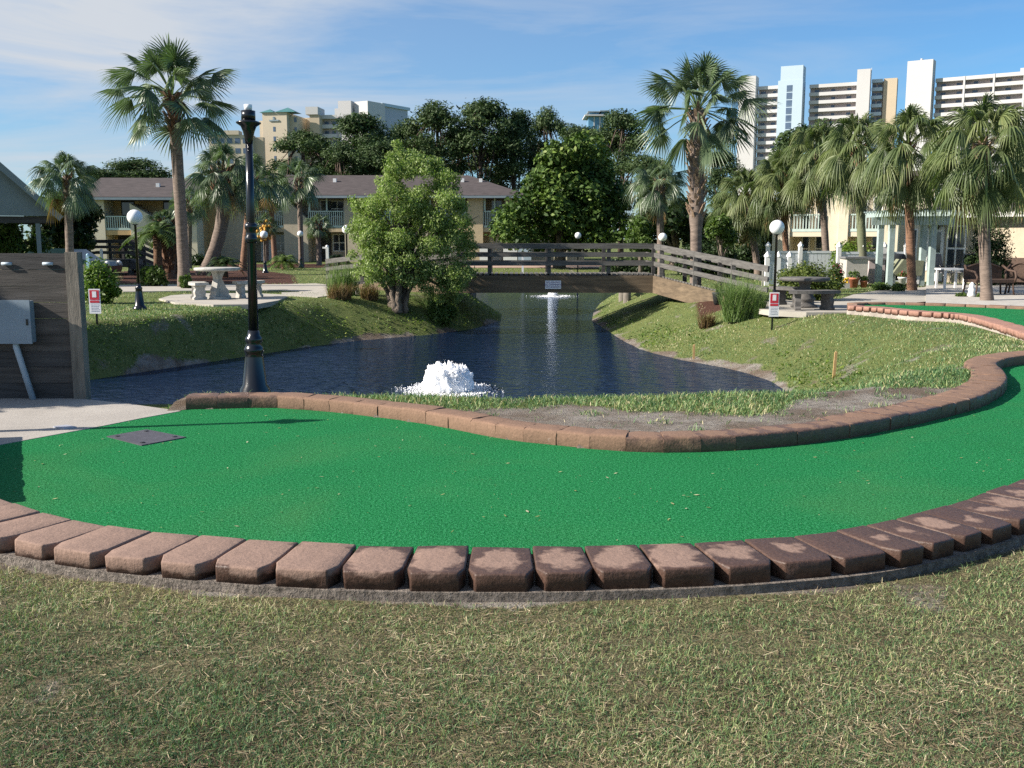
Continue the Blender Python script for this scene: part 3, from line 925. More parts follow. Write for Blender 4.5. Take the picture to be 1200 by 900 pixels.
# ------------------------------------------------------------------ black ornamental post
def post_parts(root, h):
    k = h / 2.97
    b = MB(); b.smooth = True
    b.lathe([(.165, -.4), (.165, .035), (.150, .06), (.148, .085), (.120, .13), (.090, .42), (.084, .46), (.094, .47), (.100, .50), (.088, .525), (.070, .56), (.082, .585), (.088, .605), (.080, .625), (.062, .65), (.054, .70)], 28)
    o = b.build("base", M['black'], root)
    b = MB(); b.smooth = True
    b.lathe([(.049, .70), (.040, 2.0), (.034, 2.62)], 24); b.lathe([(.043, 1.60), (.060, 1.62), (.060, 1.66), (.048, 1.68), (.048, 1.73), (.062, 1.75), (.062, 1.79), (.042, 1.81)], 24)
    b.build("shaft", M['black'], root)
    b = MB(); b.smooth = True
    b.lathe([(.035, 2.60), (.043, 2.66), (.056, 2.72), (.075, 2.77), (.118, 2.80), (.12, 2.812), (.07, 2.83)], 24)
    b.lathe([(.068, 2.826), (.068, 2.925), (.03, 2.93)], 20)
    b.build("capital", M['black'], root)
    b = MB(); b.smooth = True; b.lathe([(.038, 2.93), (.04, 2.985), (.012, 2.99)], 12); b.build("lamp_socket", M['globe'], root)
    return root


pb_ = G(299, 463.5, .03)
pt = V(288, 122, pb_.y)
pl = thing("lamp_post", "tall black fluted post without a globe standing behind the brown edging", "lamp post", (pb_.x, pb_.y, .02))
post_parts(pl, 2.97)
pl.scale = (1, 1, (pt.z - pl.location.z) / 2.99)
pl.rotation_euler = (0, R(.8), 0)
# the one whose shadow crosses the turf
tip = G(345, 493.5, 0); dirv = Vector((-SUNV.x, -SUNV.y, 0)).normalized(); Lsh = 2.85 / math.tan(R(SUN_EL))
sp_ = tip - dirv * Lsh
pl2 = thing("lamp_post", "tall black post at the left edge whose long thin shadow crosses the turf", "lamp post", (sp_.x, sp_.y, 0))
post_parts(pl2, 2.97)


# ------------------------------------------------------------------ globe lamps
def globe_lamp(px, py_base, py_globe, label, d_px=None, z=0.0, Y=None):
    p = ground_at(px, py_base, z) if Y is None else Vector((V(px, py_base, Y).x, Y, 0))
    zb = H(p.x, p.y) - .01
    zt = V(px, py_globe, p.y).z; h = zt - zb; r = S(d_px / 2, p.y)
    t = thing("globe_lamp", label, "lamp", (p.x, p.y, zb), 0, "globe lamps around the pond")
    b = MB(); b.smooth = True
    b.lathe([(.16, 0), (.16, .05), (.13, .09), (.105, .12), (.075, .42), (.072, .48), (.085, .50), (.05, .54), (.032, .60)], 14)
    b.build("base", M['black'], t)
    b = MB(); b.smooth = True; b.lathe([(.030, .58), (.027, h - r * 1.05), (.05, h - r * 1.02), (.075, h - r * .93), (.03, h - r * .9)], 12); b.build("post", M['black'], t)
    b = MB(); b.smooth = True; b.ball((0, 0, h), r, 20, 12); b.build("globe", M['globe'], t)
    return t


globe_lamp(164, 363, 254.5, "large white globe lamp on the left lawn behind the warning sign", 17.5)
globe_lamp(181.5, 318, 273, "small globe lamp on a thin post left of the tall slender palm trunk", 7.5, Y=41)
globe_lamp(311, 320, 275, "globe lamp on the lawn right of the tall black post, before the tan wall", 9)
globe_lamp(353, 312, 274, "small globe lamp in front of the thin palm by the balconies", 7, Y=55)
globe_lamp(407.5, 338, 269, "globe lamp rising from the dry grass at the left edge of the pale green tree", 10)
globe_lamp(677, 318, 276, "small globe lamp under the magnolia, behind the bridge rail", 7.5, Y=47)
globe_lamp(775.5, 330, 278, "globe lamp in front of the shorter palm, just behind the bridge", 10, Y=36)
globe_lamp(906.5, 371, 266.5, "large white globe lamp on a black post beside the right warning sign", 17)


# ------------------------------------------------------------------ warning signs
def warn_sign(px, py_base, x0, x1, y0, y1, label, sc):
    p = ground_at(px, py_base); zb = H(p.x, p.y)
    t = thing("warning_sign", label, "sign", (p.x, p.y, zb))
    zt = V(px, y0, p.y).z - zb; z0 = V(px, y1, p.y).z - zb; w2 = S(x1 - x0, p.y) / 2
    xo = S((x0 + x1) / 2 - px, p.y); hh = zt - z0
    b = MB(); b.box(-.018, .018, -.012, .012, -.1, z0 + .1); b.build("stake", M['black'], t)
    b = MB(); b.box(xo - w2, xo + w2, -.022, -.014, z0, zt); b.build("panel", M['signwhite'], t)
    b = MB(); b.box(xo - w2 * .82, xo + w2 * .82, -.026, -.0225, z0 + hh * .56, z0 + hh * .95); b.box(xo - w2 * .82, xo + w2 * .82, -.026, -.0225, z0 + hh * .44, z0 + hh * .53)
    rp = b.build("red_field", M['red'], t)
    b = MB(); b.box(xo - w2 * .36, xo + w2 * .36, -.029, -.0265, z0 + hh * .66, z0 + hh * .90); b.build("symbol", M['signwhite'], rp)
    b = MB()
    rnd = random.Random(4)
    for i in range(5):
        zz = z0 + hh * (.36 - .065 * i); x = xo - w2 * .7
        while x < xo + w2 * .6:
            L = w2 * rnd.uniform(.12, .34); b.box(x, min(x + L, xo + w2 * .72), -.0245, -.0222, zz - .006, zz + .006); x += L + w2 * .09
    b.build("small_print", M['signgrey'], t)
    return t


warn_sign(114, 381, 106.5, 120, 338.5, 367.5, "red and white warning sign at the left bank, before a small bush", 1)
warn_sign(904.5, 387, 900, 911.5, 342.5, 371, "red and white warning sign on the grassy right slope", 1)

# stakes in the bank
for px, py0, py1, lab, ln_ in ((813, 421, 403, "short pale wooden stake at the right water's edge", .5), (977, 443, 411, "weathered wooden stake in the right grass slope", .7)):
    p = ground_at(px, py0, -.6); zt = V(px, py1, p.y).z; zb = H(p.x, p.y)
    b = MB(); b.box(-.022, .022, -.012, .012, -.2, zt - zb - .03); b.add([(-.022, -.012, zt - zb - .03), (.022, -.012, zt - zb - .03), (.022, .012, zt - zb - .03), (-.022, .012, zt - zb - .03), (0.004, 0, zt - zb)], [(0, 1, 4), (1, 2, 4), (2, 3, 4), (3, 0, 4)])
    o = b.build("stake", M['stake'], None, (p.x, p.y, zb)); o.rotation_euler = (0, R(random.uniform(-3, 3)), 0); tag(o, lab, "stake")


# ------------------------------------------------------------------ fountains
def fountain(px, py, hpx, wpx, label, seed, foam_r, ndrop):
    rnd = random.Random(seed)
    p = G(px, py, WATER); t = thing("fountain", label, "fountain", (p.x, p.y, WATER))
    h = S(hpx, p.y); r = S(wpx / 2, p.y)
    bm = bmesh.new()
    bmesh.ops.create_icosphere(bm, subdivisions=6, radius=1)
    from mathutils import noise as mn
    for v in bm.verts:
        d = v.co.copy(); ang = math.atan2(d.y, d.x)
        z = max(d.z, -.15)
        rr = r * (.86 + .10 * (1 - max(z, 0)))
        dq = Vector((d.x, d.y, d.z * .45)); nn = mn.fractal(d * 2.6 + Vector((seed, 0, 0)), .7, 2.1, 5) * .12 + mn.noise(dq * 10 + Vector((0, seed, 0))) * .07 + mn.noise(dq * 24) * .06
        spike = max(0, mn.noise(Vector((d.x * 5.5, d.y * 5.5, seed))) * .6 + max(0, mn.noise(Vector((d.x * 14, d.y * 14, seed)))) * .7) * .75 * max(0, d.z)
        flat = (abs(z) ** .42) * (1 if z > 0 else -1)
        v.co = Vector((d.x * rr * (1 + nn * 1.2) / max(.55, math.sqrt(max(1e-3, 1 - min(d.z, .92) ** 2))) ** .55, d.y * rr * (1 + nn * 1.2) / max(.55, math.sqrt(max(1e-3, 1 - min(d.z, .92) ** 2))) ** .55, h * (flat * .78 + spike * .55 + nn * .45)))
    for f in bm.faces: f.smooth = True
    me = bpy.data.meshes.new("plume"); bm.to_mesh(me); bm.free(); me.materials.append(M['foam'])
    o = bpy.data.objects.new("plume", me); C.objects.link(o); o.parent = t
    # droplets and the broken foam around
    b = MB(); b.smooth = True
    for i in range(ndrop):
        a = rnd.uniform(0, 6.28); q = rnd.random(); rad = r * (.5 + 1.0 * q ** .8) * rnd.uniform(.5, 1.15); z = h * (1.18 - (rad / r) ** 1.4 * .75) * rnd.uniform(.2, 1.05)
        if z < 0: continue
        s = rnd.choice([.003, .004, .006, .008, .013]) * rnd.uniform(.6, 1.2)
        b.ball((rad * math.cos(a), rad * math.sin(a), z), s, 5, 3, rnd.uniform(.8, 2.0))
    o = b.build("spray", M['foam'], t); tag(o, kind="stuff")
    b = MB(); b.smooth = True
    for i in range(int(ndrop * 3.2)):
        a = rnd.uniform(0, 6.28); rad = r * .8 + (foam_r - r * .8) * abs(rnd.gauss(0, .48))
        if rad > foam_r * 1.2: continue
        s = rnd.uniform(.007, .036) * max(.25, 1.2 - rad / foam_r)
        x, y = rad * math.cos(a), rad * math.sin(a); k = rnd.randint(5, 7); st = rnd.uniform(1.2, 3.4)
        ta = Vector((-math.sin(a), math.cos(a))); na = Vector((math.cos(a), math.sin(a))); pts = []
        for j in range(k):
            g_ = 6.283 * j / k; q_ = rnd.uniform(.55, 1.2); v = ta * (math.cos(g_) * s * st * q_) + na * (math.sin(g_) * s * q_ * .7); pts.append((x + v.x, y + v.y))
        b.prism(pts, -.01, rnd.uniform(.004, .016))
    o = b.build("foam", M['foam'], t); tag(o, kind="stuff")
    return t


fountain(525, 457.0, 34, 58, "white bubbling fountain in the pond just beyond the near grass", 3, S(58, 17), 900)
fountain(648, 347, 6, 11, "small distant fountain splashing under the bridge", 8, S(28, 46), 300)


# ------------------------------------------------------------------ plank enclosure on the left
fY = G(85, 467, 0).y
ft = thing("plank_fence", "dark weathered plank fence with a corner post at the left edge", "fence", (0, fY, 0))
zt = V(50, 299, fY).z
xr = V(84, 380, fY).x; xl = -7.4
nb = 9; bh = (zt + .02) / nb
for i in range(nb):
    b = MB(); z0 = .0 + i * bh
    yj = random.uniform(-.006, .006)
    b.box(xl, xr - .01, -.02 + yj, .018 + yj, z0 + .002, z0 + bh - .002)
    b.build("plank", M['woodd'] if i in (8, 0, 2) else M['wood'], ft)
b = MB(); xp = V(98, 380, fY).x; b.box(xr - .005, xp, -.05, .07, -.1, zt + .03); b.build("post", M['pile'], ft)
b = MB(); b.box(xl, xr, .022, .09, .2, .3); b.box(xl, xr, .022, .09, zt - .3, zt - .2); b.build("back_rail", M['woodd'], ft)
for px in (10, 58):
    p = V(px, 309, fY); b = MB(); b.smooth = True; b.tube([(p.x - .05, -.035, p.z), (p.x + .05, -.035, p.z)], .016, 8)
    b.build("light_fitting", M['pipe'], ft)
bt = thing("electrical_box", "grey metal electrical box on the plank fence with a slanted conduit", "box", (0, fY - .03, 0))
p0, p1 = V(-20, 400, fY), V(41, 352, fY)
b = MB(); b.box(p0.x, p1.x, -.10, -.001, p0.z, p1.z); b.build("housing", M['box'], bt)
b = MB(); b.box(p0.x - .012, p1.x + .012, -.115, -.102, p0.z - .01, p1.z + .012); dr = b.build("door", M['box'], bt)
b = MB(); b.box(p1.x - .03, p1.x - .012, -.125, -.116, (p0.z + p1.z) / 2 - .03, (p0.z + p1.z) / 2 + .03); b.build("latch", M['black'], dr)
pa, pc = V(23, 400, fY), V(43, 461, fY); b = MB(); b.smooth = True; b.tube([(pa.x, -.05, p0.z + .01), (pa.x, -.05, p0.z - .04), (pc.x, -.05, .0)], .030, 10); b.build("conduit", M['pipe'], bt)

# ------------------------------------------------------------------ open pavilion
PY = 34.0
PR = R(25)
ez = V(67, 254, PY).z; ex = 3.3
e0 = V(67, 254, PY)
pv = thing("pavilion", "grey green open pavilion with a gable roof behind the plank fence", "pavilion", (e0.x - ex * math.cos(PR), PY - ex * math.sin(PR), 0), PR)
pkz = ez + (ex) * .98; dpt = 4.0
b = MB(); b.add([(-ex, 0, ez + .02), (ex, 0, ez + .02), (0, 0, pkz), (-ex, .08, ez + .02), (ex, .08, ez + .02), (0, .08, pkz)], [(0, 1, 2), (5, 4, 3), (0, 3, 4, 1)]); b.build("gable", M['pav'], pv)
for sgn in (-1, 1):
    b = MB(); n_ = Vector((sgn * .98, 0, 1)).normalized()
    a0 = Vector((sgn * (ex + .12), -.35, ez - .10)); a1 = Vector((0, -.35, pkz + .02))
    th = Vector((0, 0, .12)); dv = Vector((0, dpt, 0))
    b.add([a0, a1, a1 + dv, a0 + dv, a0 + th, a1 + th, a1 + dv + th, a0 + dv + th], [(0, 1, 2, 3), (7, 6, 5, 4), (0, 4, 5, 1), (2, 6, 7, 3), (0, 3, 7, 4), (1, 5, 6, 2)])
    b.build("roof", M['roof'], pv)
    b = MB(); b.bar(a0 + Vector((0, -.02, .03)), a1 + Vector((0, -.02, .03)), .03, .2); b.build("barge_board", M['pav'], pv)
for y_ in (.1, dpt - .6): b = MB(); b.box(-ex + .1, ex - .1, y_, y_ + .15, ez - .22, ez + .01); b.build("beam", M['woodd'], pv)
for sx in (-1, 1):
    for yy in (.12, dpt - .55):
        b = MB(); xx = ex - .62; b.box(sx * xx - .07, sx * xx + .07, yy, yy + .14, -.1, ez - .2); b.build("post", M['pav'], pv)


# ------------------------------------------------------------------ timber bridges
def fascia_line(b, a, c, h, t=.12):
    b.bar(a, c, t, h)


def bridge(name, label, path, rail_h, width, wood, beam, piles, pile_z, nrail=3, post_every=1.75, fh=.5):
    """path: deck-edge polyline of the near side (Vectors, deck height); the far side lies `width` further away"""
    t = thing(name, label, "bridge", (path[0].x, path[0].y, 0)); o = Vector((path[0].x, path[0].y, 0))
    off = Vector((0, width, 0))
    pn = [p - o for p in path]; pf = [p - o + off for p in path]
    b = MB()
    for i in range(len(pn) - 1):
        a0, a1, c0, c1 = pn[i], pn[i + 1], pf[i], pf[i + 1]; L = (a1 - a0).length; n = max(1, int(L / .15))
        for k in range(n):
            u, v = k / n + .004, (k + 1) / n - .006
            q = [a0.lerp(a1, u), a0.lerp(a1, v), c0.lerp(c1, v), c0.lerp(c1, u)]
            dz = Vector((0, 0, -.045)); b.add([x + dz for x in q] + q, [(3, 2, 1, 0), (4, 5, 6, 7), (0, 1, 5, 4), (1, 2, 6, 5), (2, 3, 7, 6), (3, 0, 4, 7)])
    b.build("deck", wood, t)
    for side in (pn, pf):
        b = MB()
        for i in range(len(side) - 1):
            b.bar(side[i] + Vector((0, -.03, -.05 - fh / 2)), side[i + 1] + Vector((0, -.03, -.05 - fh / 2)), .1, fh)
        b.build("beam", beam, t)
        for k in range(nrail):
            b = MB(); zz = rail_h - .05 - k * (rail_h - .1) / nrail
            for i in range(len(side) - 1): b.bar(side[i] + Vector((0, -.05 if side is pn else .05, zz)), side[i + 1] + Vector((0, -.05 if side is pn else .05, zz)), .05, .15 if k == 0 else .12)
            b.build("rail", wood, t)
        dist = [0]
        for i in range(len(side) - 1): dist.append(dist[-1] + (side[i + 1] - side[i]).length)
        n = int(dist[-1] / post_every)
        for k in range(n + 1):
            s = min(dist[-1] - .06, .06 + k * post_every)
            j = max(i for i in range(len(dist)) if dist[i] <= s); j = min(j, len(side) - 2)
            p = side[j].lerp(side[j + 1], (s - dist[j]) / (dist[j + 1] - dist[j]))
            b = MB(); b.box(p.x - .055, p.x + .055, p.y - .02 + (.02 if side is pn else -.07), p.y + .07 + (.02 if side is pn else -.07), p.z - .3, p.z + rail_h + .03); b.build("post", M['woodd'] if side is pf else wood, t)
    for x in piles:
        for yy in (.12, width - .15):
            b = MB(); b.smooth = True; b.tube([(x - o.x, yy, pile_z), (x - o.x, yy, path[1].z - .12)], .13, 10); b.build("pile", M['pile'], t)
        b = MB(); b.box(x - o.x - .1, x - o.x + .1, -.05, width + .1, path[1].z - .62, path[1].z - .50); b.build("pile_cap", M['woodd'], t)
    return t


BY = 29.0
dz = V(650, 321, BY).z
xa, xb = V(536, 330, BY).x, V(766, 330, BY).x
re = ground_at(896, 357); le = Vector(((384 - 600) / F * 33, 33, 0))
M['railw'] = simple("bridge_rail_timber", (.10, .095, .088), .85, .4, 4, .5, stretch=(.35, 1, 5))
br = bridge("footbridge", "timber footbridge with three rails and sloping ramps across the pond", [Vector((le.x, le.y, .05)), Vector((xa, BY, dz)), Vector((xb, BY, dz)), Vector((re.x, re.y - .2, .06))], .86, 1.7, M['railw'], M['woodb'], [V(545, 350, BY).x, V(754, 350, BY).x], -1.7)
# small notice hung on its beam
sg = thing("notice_sign", "small white notice with purple lettering on the bridge beam", "sign", (V(648, 333, BY).x, BY - .10, V(648, 333.5, BY).z))
sw, sh = S(18.5, BY), S(9.6, BY)
b = MB(); b.box(-sw / 2, sw / 2, -.012, 0, -sh / 2, sh / 2); b.build("board", M['signwhite'], sg)
for i, s_ in enumerate(("NO FISHING", "NO SWIMMING", "IN LAGOON")):
    text(s_, .075, M['purple'], sg, (0, -.015, sh * (.28 - .28 * i)))
# the other footbridge, far left
b2Y = 45.0
pp = [Vector((V(48, 306, b2Y).x, b2Y, H(V(48, 306, b2Y).x, b2Y) + .05)), Vector((V(96, 305, b2Y).x, b2Y, V(96, 304, b2Y).z)), Vector((V(152, 305, b2Y).x, b2Y, V(152, 304, b2Y).z)), Vector((V(190, 306, b2Y).x, b2Y, H(V(190, 306, b2Y).x, b2Y) + .05))]
bridge("footbridge", "smaller dark footbridge far off on the left, behind the bush and first globe lamp", pp, .86, 1.6, M['woodd'], M['woodd'], [pp[1].x, pp[2].x], -.3, 3, 1.6, .3)

# ------------------------------------------------------------------ stone tables
def stone_table(root, r, h, mat, ped):
    b = MB(); b.smooth = True; b.lathe([(r * .9, h - .085), (r, h - .07), (r * 1.01, h - .035), (r, h - .008), (r * .97, h)], 32); b.build("tabletop", mat, root)
    b = MB()
    if ped == 'scroll':
        for k in range(3):
            b.M = Matrix.Rotation(k * 2.094 + .35, 4, 'Z')
            pr = [(0, .0), (.30, 0), (.31, .07), (.26, .12), (.28, .20), (.20, .30), (.15, .42), (.10, .52), (.14, .62), (.20, h - .085), (0, h - .085)]
            vs = [(x, -.07, z) for x, z in pr] + [(x, .07, z) for x, z in pr]; n = len(pr)
            b.add(vs, [tuple(range(n)), tuple(range(n, 2 * n))[::-1]] + [(i, n + i, n + (i + 1) % n, (i + 1) % n) for i in range(n)])
        b.M = None
        b.lathe([(.33, 0), (.33, .05), (.2, .07)], 16)
    else:
        b.smooth = True; b.lathe([(.30, 0), (.30, .05), (.23, .08), (.22, .14), (.25, .17), (.25, .22), (.21, .25), (.20, .33), (.13, .42), (.12, .52), (.17, .62), (.22, h - .085)], 20)
    b.build("pedestal", mat, root)


def stone_bench(name, label, loc, rz, rad, span, wid, h, mat, group=None):
    t = thing(name, label, "bench", loc, rz, group)
    b = MB(); n = 14; vs = []
    for z in (h - .07, h):
        for i in range(n + 1):
            a = -span / 2 + span * i / n
            vs.append(((rad) * math.sin(a), rad - rad * math.cos(a) - wid / 2, z))
        for i in range(n, -1, -1):
            a = -span / 2 + span * i / n
            vs.append(((rad - wid) * math.sin(a), rad - (rad - wid) * math.cos(a) - wid / 2, z))
    m = 2 * (n + 1)
    fs = [(i, (i + 1) % m, m + (i + 1) % m, m + i) for i in range(m)]
    for i in range(n):
        fs.append((i, m - 1 - i, m - 2 - i, i + 1)); fs.append((m + i, m + i + 1, m + m - 2 - i, m + m - 1 - i))
    b.add(vs, fs); b.build("seat", mat, t)
    for s_ in (-1, 1):
        a = s_ * span * .33; rm = rad - wid / 2
        b = MB(); b.M = Matrix.Translation((rm * math.sin(a), rad - rm * math.cos(a) - wid / 2, 0)) @ Matrix.Rotation(a, 4, 'Z')
        pr = [(-.17, 0), (.17, 0), (.18, .05), (.13, .09), (.15, .2), (.12, .28), (.17, h - .07), (-.17, h - .07), (-.12, .28), (-.15, .2), (-.13, .09), (-.18, .05)]
        vs = [(-.06, y, z) for y, z in pr] + [(.06, y, z) for y, z in pr]; k = len(pr)
        b.add(vs, [tuple(range(k))[::-1], tuple(range(k, 2 * k))] + [(i, (i + 1) % k, k + (i + 1) % k, k + i) for i in range(k)])
        b.build("leg", mat, t)
    return t


p = G(256, 350.0, .05)
tt = thing("garden_table", "pale round concrete table with a scrolled pedestal on the left lawn slab", "table", (p.x, p.y, .05)); stone_table(tt, S(26, p.y), V(256, 313.5, p.y).z - .05, M['stone'], 'scroll')
g_ = "pale concrete benches round the left table"
stone_bench("garden_bench", "pale curved concrete bench left of the left round table", (G(231, 350.5, .05).x, G(231, 350.5, .05).y, .05), R(-68), 1.15, .95, .40, .44, M['stone'], g_)
stone_bench("garden_bench", "pale curved concrete bench behind the tall black post", (G(293, 348.5, .05).x, G(293, 348.5, .05).y, .05), R(62), 1.15, .95, .40, .44, M['stone'], g_)
p = G(942, 360.0, .03)
tt = thing("garden_table", "dark grey round stone table in front of the clipped bush on the right", "table", (p.x, p.y, .03)); stone_table(tt, S(28, p.y), V(942, 325, p.y).z - .03, M['stoned'], 'turned')
g_ = "dark stone benches round the right table"
stone_bench("garden_bench", "dark curved stone bench on the near side of the right table", (G(953, 363.5, .03).x, G(953, 363.5, .03).y, .03), R(8), 1.3, .98, .40, .44, M['stoned'], g_)
stone_bench("garden_bench", "dark curved stone bench left of the right table, beside the globe lamp", (G(922, 358, .03).x, G(922, 358, .03).y, .03), R(-60), 1.2, .9, .40, .44, M['stoned'], g_)

# ------------------------------------------------------------------ odd posts
def small_post(px, py0, py1, w_, mat, label, Y=None, arm=False):
    p = ground_at(px, py0) if Y is None else Vector((V(px, py0, Y).x, Y, 0)); zb = H(p.x, p.y); zt = V(px, py1, p.y).z - zb; w2 = S(w_, p.y) / 2
    b = MB(); b.box(-w2, w2, -w2, w2, -.1, zt); b.lathe([(w2 * 1.2, zt), (w2 * 1.2, zt + w2 * .5), (w2 * .2, zt + w2 * 1.2)], 4)
    if arm: b.box(-w2 * 3.4, -w2, -w2 * .6, w2 * .6, zt - w2 * 1.4, zt - w2 * .2)
    tag(b.build("marker_post", mat, None, (p.x, p.y, zb)), label, "post")


small_post(105.5, 340, 299, 3.5, M['bluepaint'], "pale blue post behind the small bush on the left", 27)
small_post(119.5, 307, 293, 2.5, M['white'], "short white post in front of the far left footbridge", 44)
small_post(384, 311, 289, 3.2, M['white'], "white post with a short arm left of the pale green tree", 48, True)
small_post(612.5, 316, 301, 2.2, M['white'], "thin white post on the back lawn seen between the bridge rails", 50)
small_post(893, 345, 318, 1.6, M['conc'], "thin pale post behind the tall ornamental grass", 30)
# ================================================================== palms
def fan_crown(seed, nfr, el_lo, el_hi, pet=.55, blade=.52, droop=.35, nseg=30, spear=3, dead_below=None):
    """a crown of costapalmate fans, radius about 1; returns two meshes' data (green, dead)"""
    rnd = random.Random(seed)
    out = {0: ([], [], [], []), 1: ([], [], [], [])}
    for i in range(nfr):
        u = (i + .5) / nfr
        el = el_lo + (el_hi - el_lo) * (u ** .85) + rnd.uniform(-9, 9)
        az = i * 2.39996 + rnd.uniform(-.35, .35)
        k = 1 if (dead_below is not None and el < dead_below) else 0
        V4, F4, F3, T = out[k]
        e = R(min(el, 88)); d = Vector((math.cos(az) * math.cos(e), math.sin(az) * math.cos(e), math.sin(e)))
        pl_ = pet * rnd.uniform(.75, 1.15) * (.8 if el > 55 else 1.0)
        sag = (.10 + droop * .35) * max(0, math.cos(e)) * rnd.uniform(.7, 1.3)
        pts = [d * (pl_ * t) - Vector((0, 0, sag * pl_ * t * t)) for t in (0, .33, .66, 1.0)]
        tg = (pts[3] - pts[2]).normalized()
        sd = tg.cross(Vector((0, 0, 1)))
        if sd.length < .1: sd = Vector((math.sin(az), -math.cos(az), 0))
        sd.normalize(); nn = sd.cross(tg).normalized()
        roll = rnd.uniform(-.9, .9); sd, nn = sd * math.cos(roll) + nn * math.sin(roll), nn * math.cos(roll) - sd * math.sin(roll)
        base_t = rnd.uniform(.25, .6)
        w_ = .012
        for a, b in zip(pts[:-1], pts[1:]):
            n0 = len(V4); V4 += [a - sd * w_, a + sd * w_, b + sd * w_, b - sd * w_]; F4.append((n0, n0 + 1, n0 + 2, n0 + 3)); T += [base_t + .15] * 4
        c = pts[3]; Rb = blade * rnd.uniform(.8, 1.12) * (.85 if el > 60 else 1)
        span = R(rnd.uniform(105, 140)); fold = rnd.uniform(.30, .85); dr = droop * rnd.uniform(.6, 1.4)
        m = nseg; dphi = 2 * span / m
        for j in range(m):
            ph = -span + (j + .5) * dphi
            L = Rb * (.70 + .30 * math.cos(ph)) * rnd.uniform(.86, 1.06)
            u0 = tg * math.cos(ph) + sd * math.sin(ph)
            hv = -nn * (fold * abs(math.sin(ph)))
            u1 = (u0 + hv).normalized()
            v = nn.cross(u1).normalized()
            def at(s_):
                g = Vector((0, 0, -1)) * (dr * L * s_ ** 2.3) + tg * (-.12 * L * s_ * s_ * dr)
                return c + u1 * (L * s_) + g
            ww = L * dphi
            a, b, b2, tip = at(.04), at(.40), at(.74), at(1.0)
            n0 = len(V4); k1 = .36; tw = nn * (.010 * (1 if j % 2 else -1))
            V4 += [a - v * ww * .05, a + v * ww * .05, b + v * ww * .5 * k1 + tw, b - v * ww * .5 * k1 - tw, b2 + v * ww * .17, b2 - v * ww * .17, tip]
            F4.append((n0, n0 + 1, n0 + 2, n0 + 3)); F4.append((n0 + 3, n0 + 2, n0 + 4, n0 + 5)); F3.append((n0 + 5, n0 + 4, n0 + 6))
            tt_ = base_t + rnd.uniform(-.14, .14)
            T += [tt_] * 4 + [tt_ + .05] * 2 + [tt_ + .22]
    return out


def crown_mesh(dat, mat, name):
    V4, F4, F3, T = dat
    if not V4: return None
    o = npmesh(name, np.array([tuple(v) for v in V4]), [np.array(F4), np.array(F3)], mat, tint=np.clip(np.array(T), 0, 1))
    C.objects.unlink(o); me = o.data; bpy.data.objects.remove(o)
    return me


def crown_var(seed, mat, **k):
    d = fan_crown(seed, **k)
    return crown_mesh(d[0], mat, "crown"), crown_mesh(d[1], M['dead'], "dead_fronds")


CR = {
    'open': [crown_var(s, M['palm'], nfr=38, el_lo=-38, el_hi=88, pet=.60, blade=.46, droop=.24, nseg=40, dead_below=-60) for s in (3, 9)],
    'full': [crown_var(s, M['palm'], nfr=40, el_lo=-52, el_hi=86, pet=.56, blade=.47, droop=.5, nseg=36, dead_below=-44) for s in (14, 21)],
    'weep': [crown_var(s, M['palmy'], nfr=58, el_lo=-72, el_hi=88, pet=.56, blade=.46, droop=.62, nseg=34, dead_below=-66) for s in (5, 31, 44)],
    'small': [crown_var(s, M['palm'], nfr=30, el_lo=-50, el_hi=85, pet=.56, blade=.46, droop=.5, nseg=22, dead_below=-42) for s in (6, 77)],
}


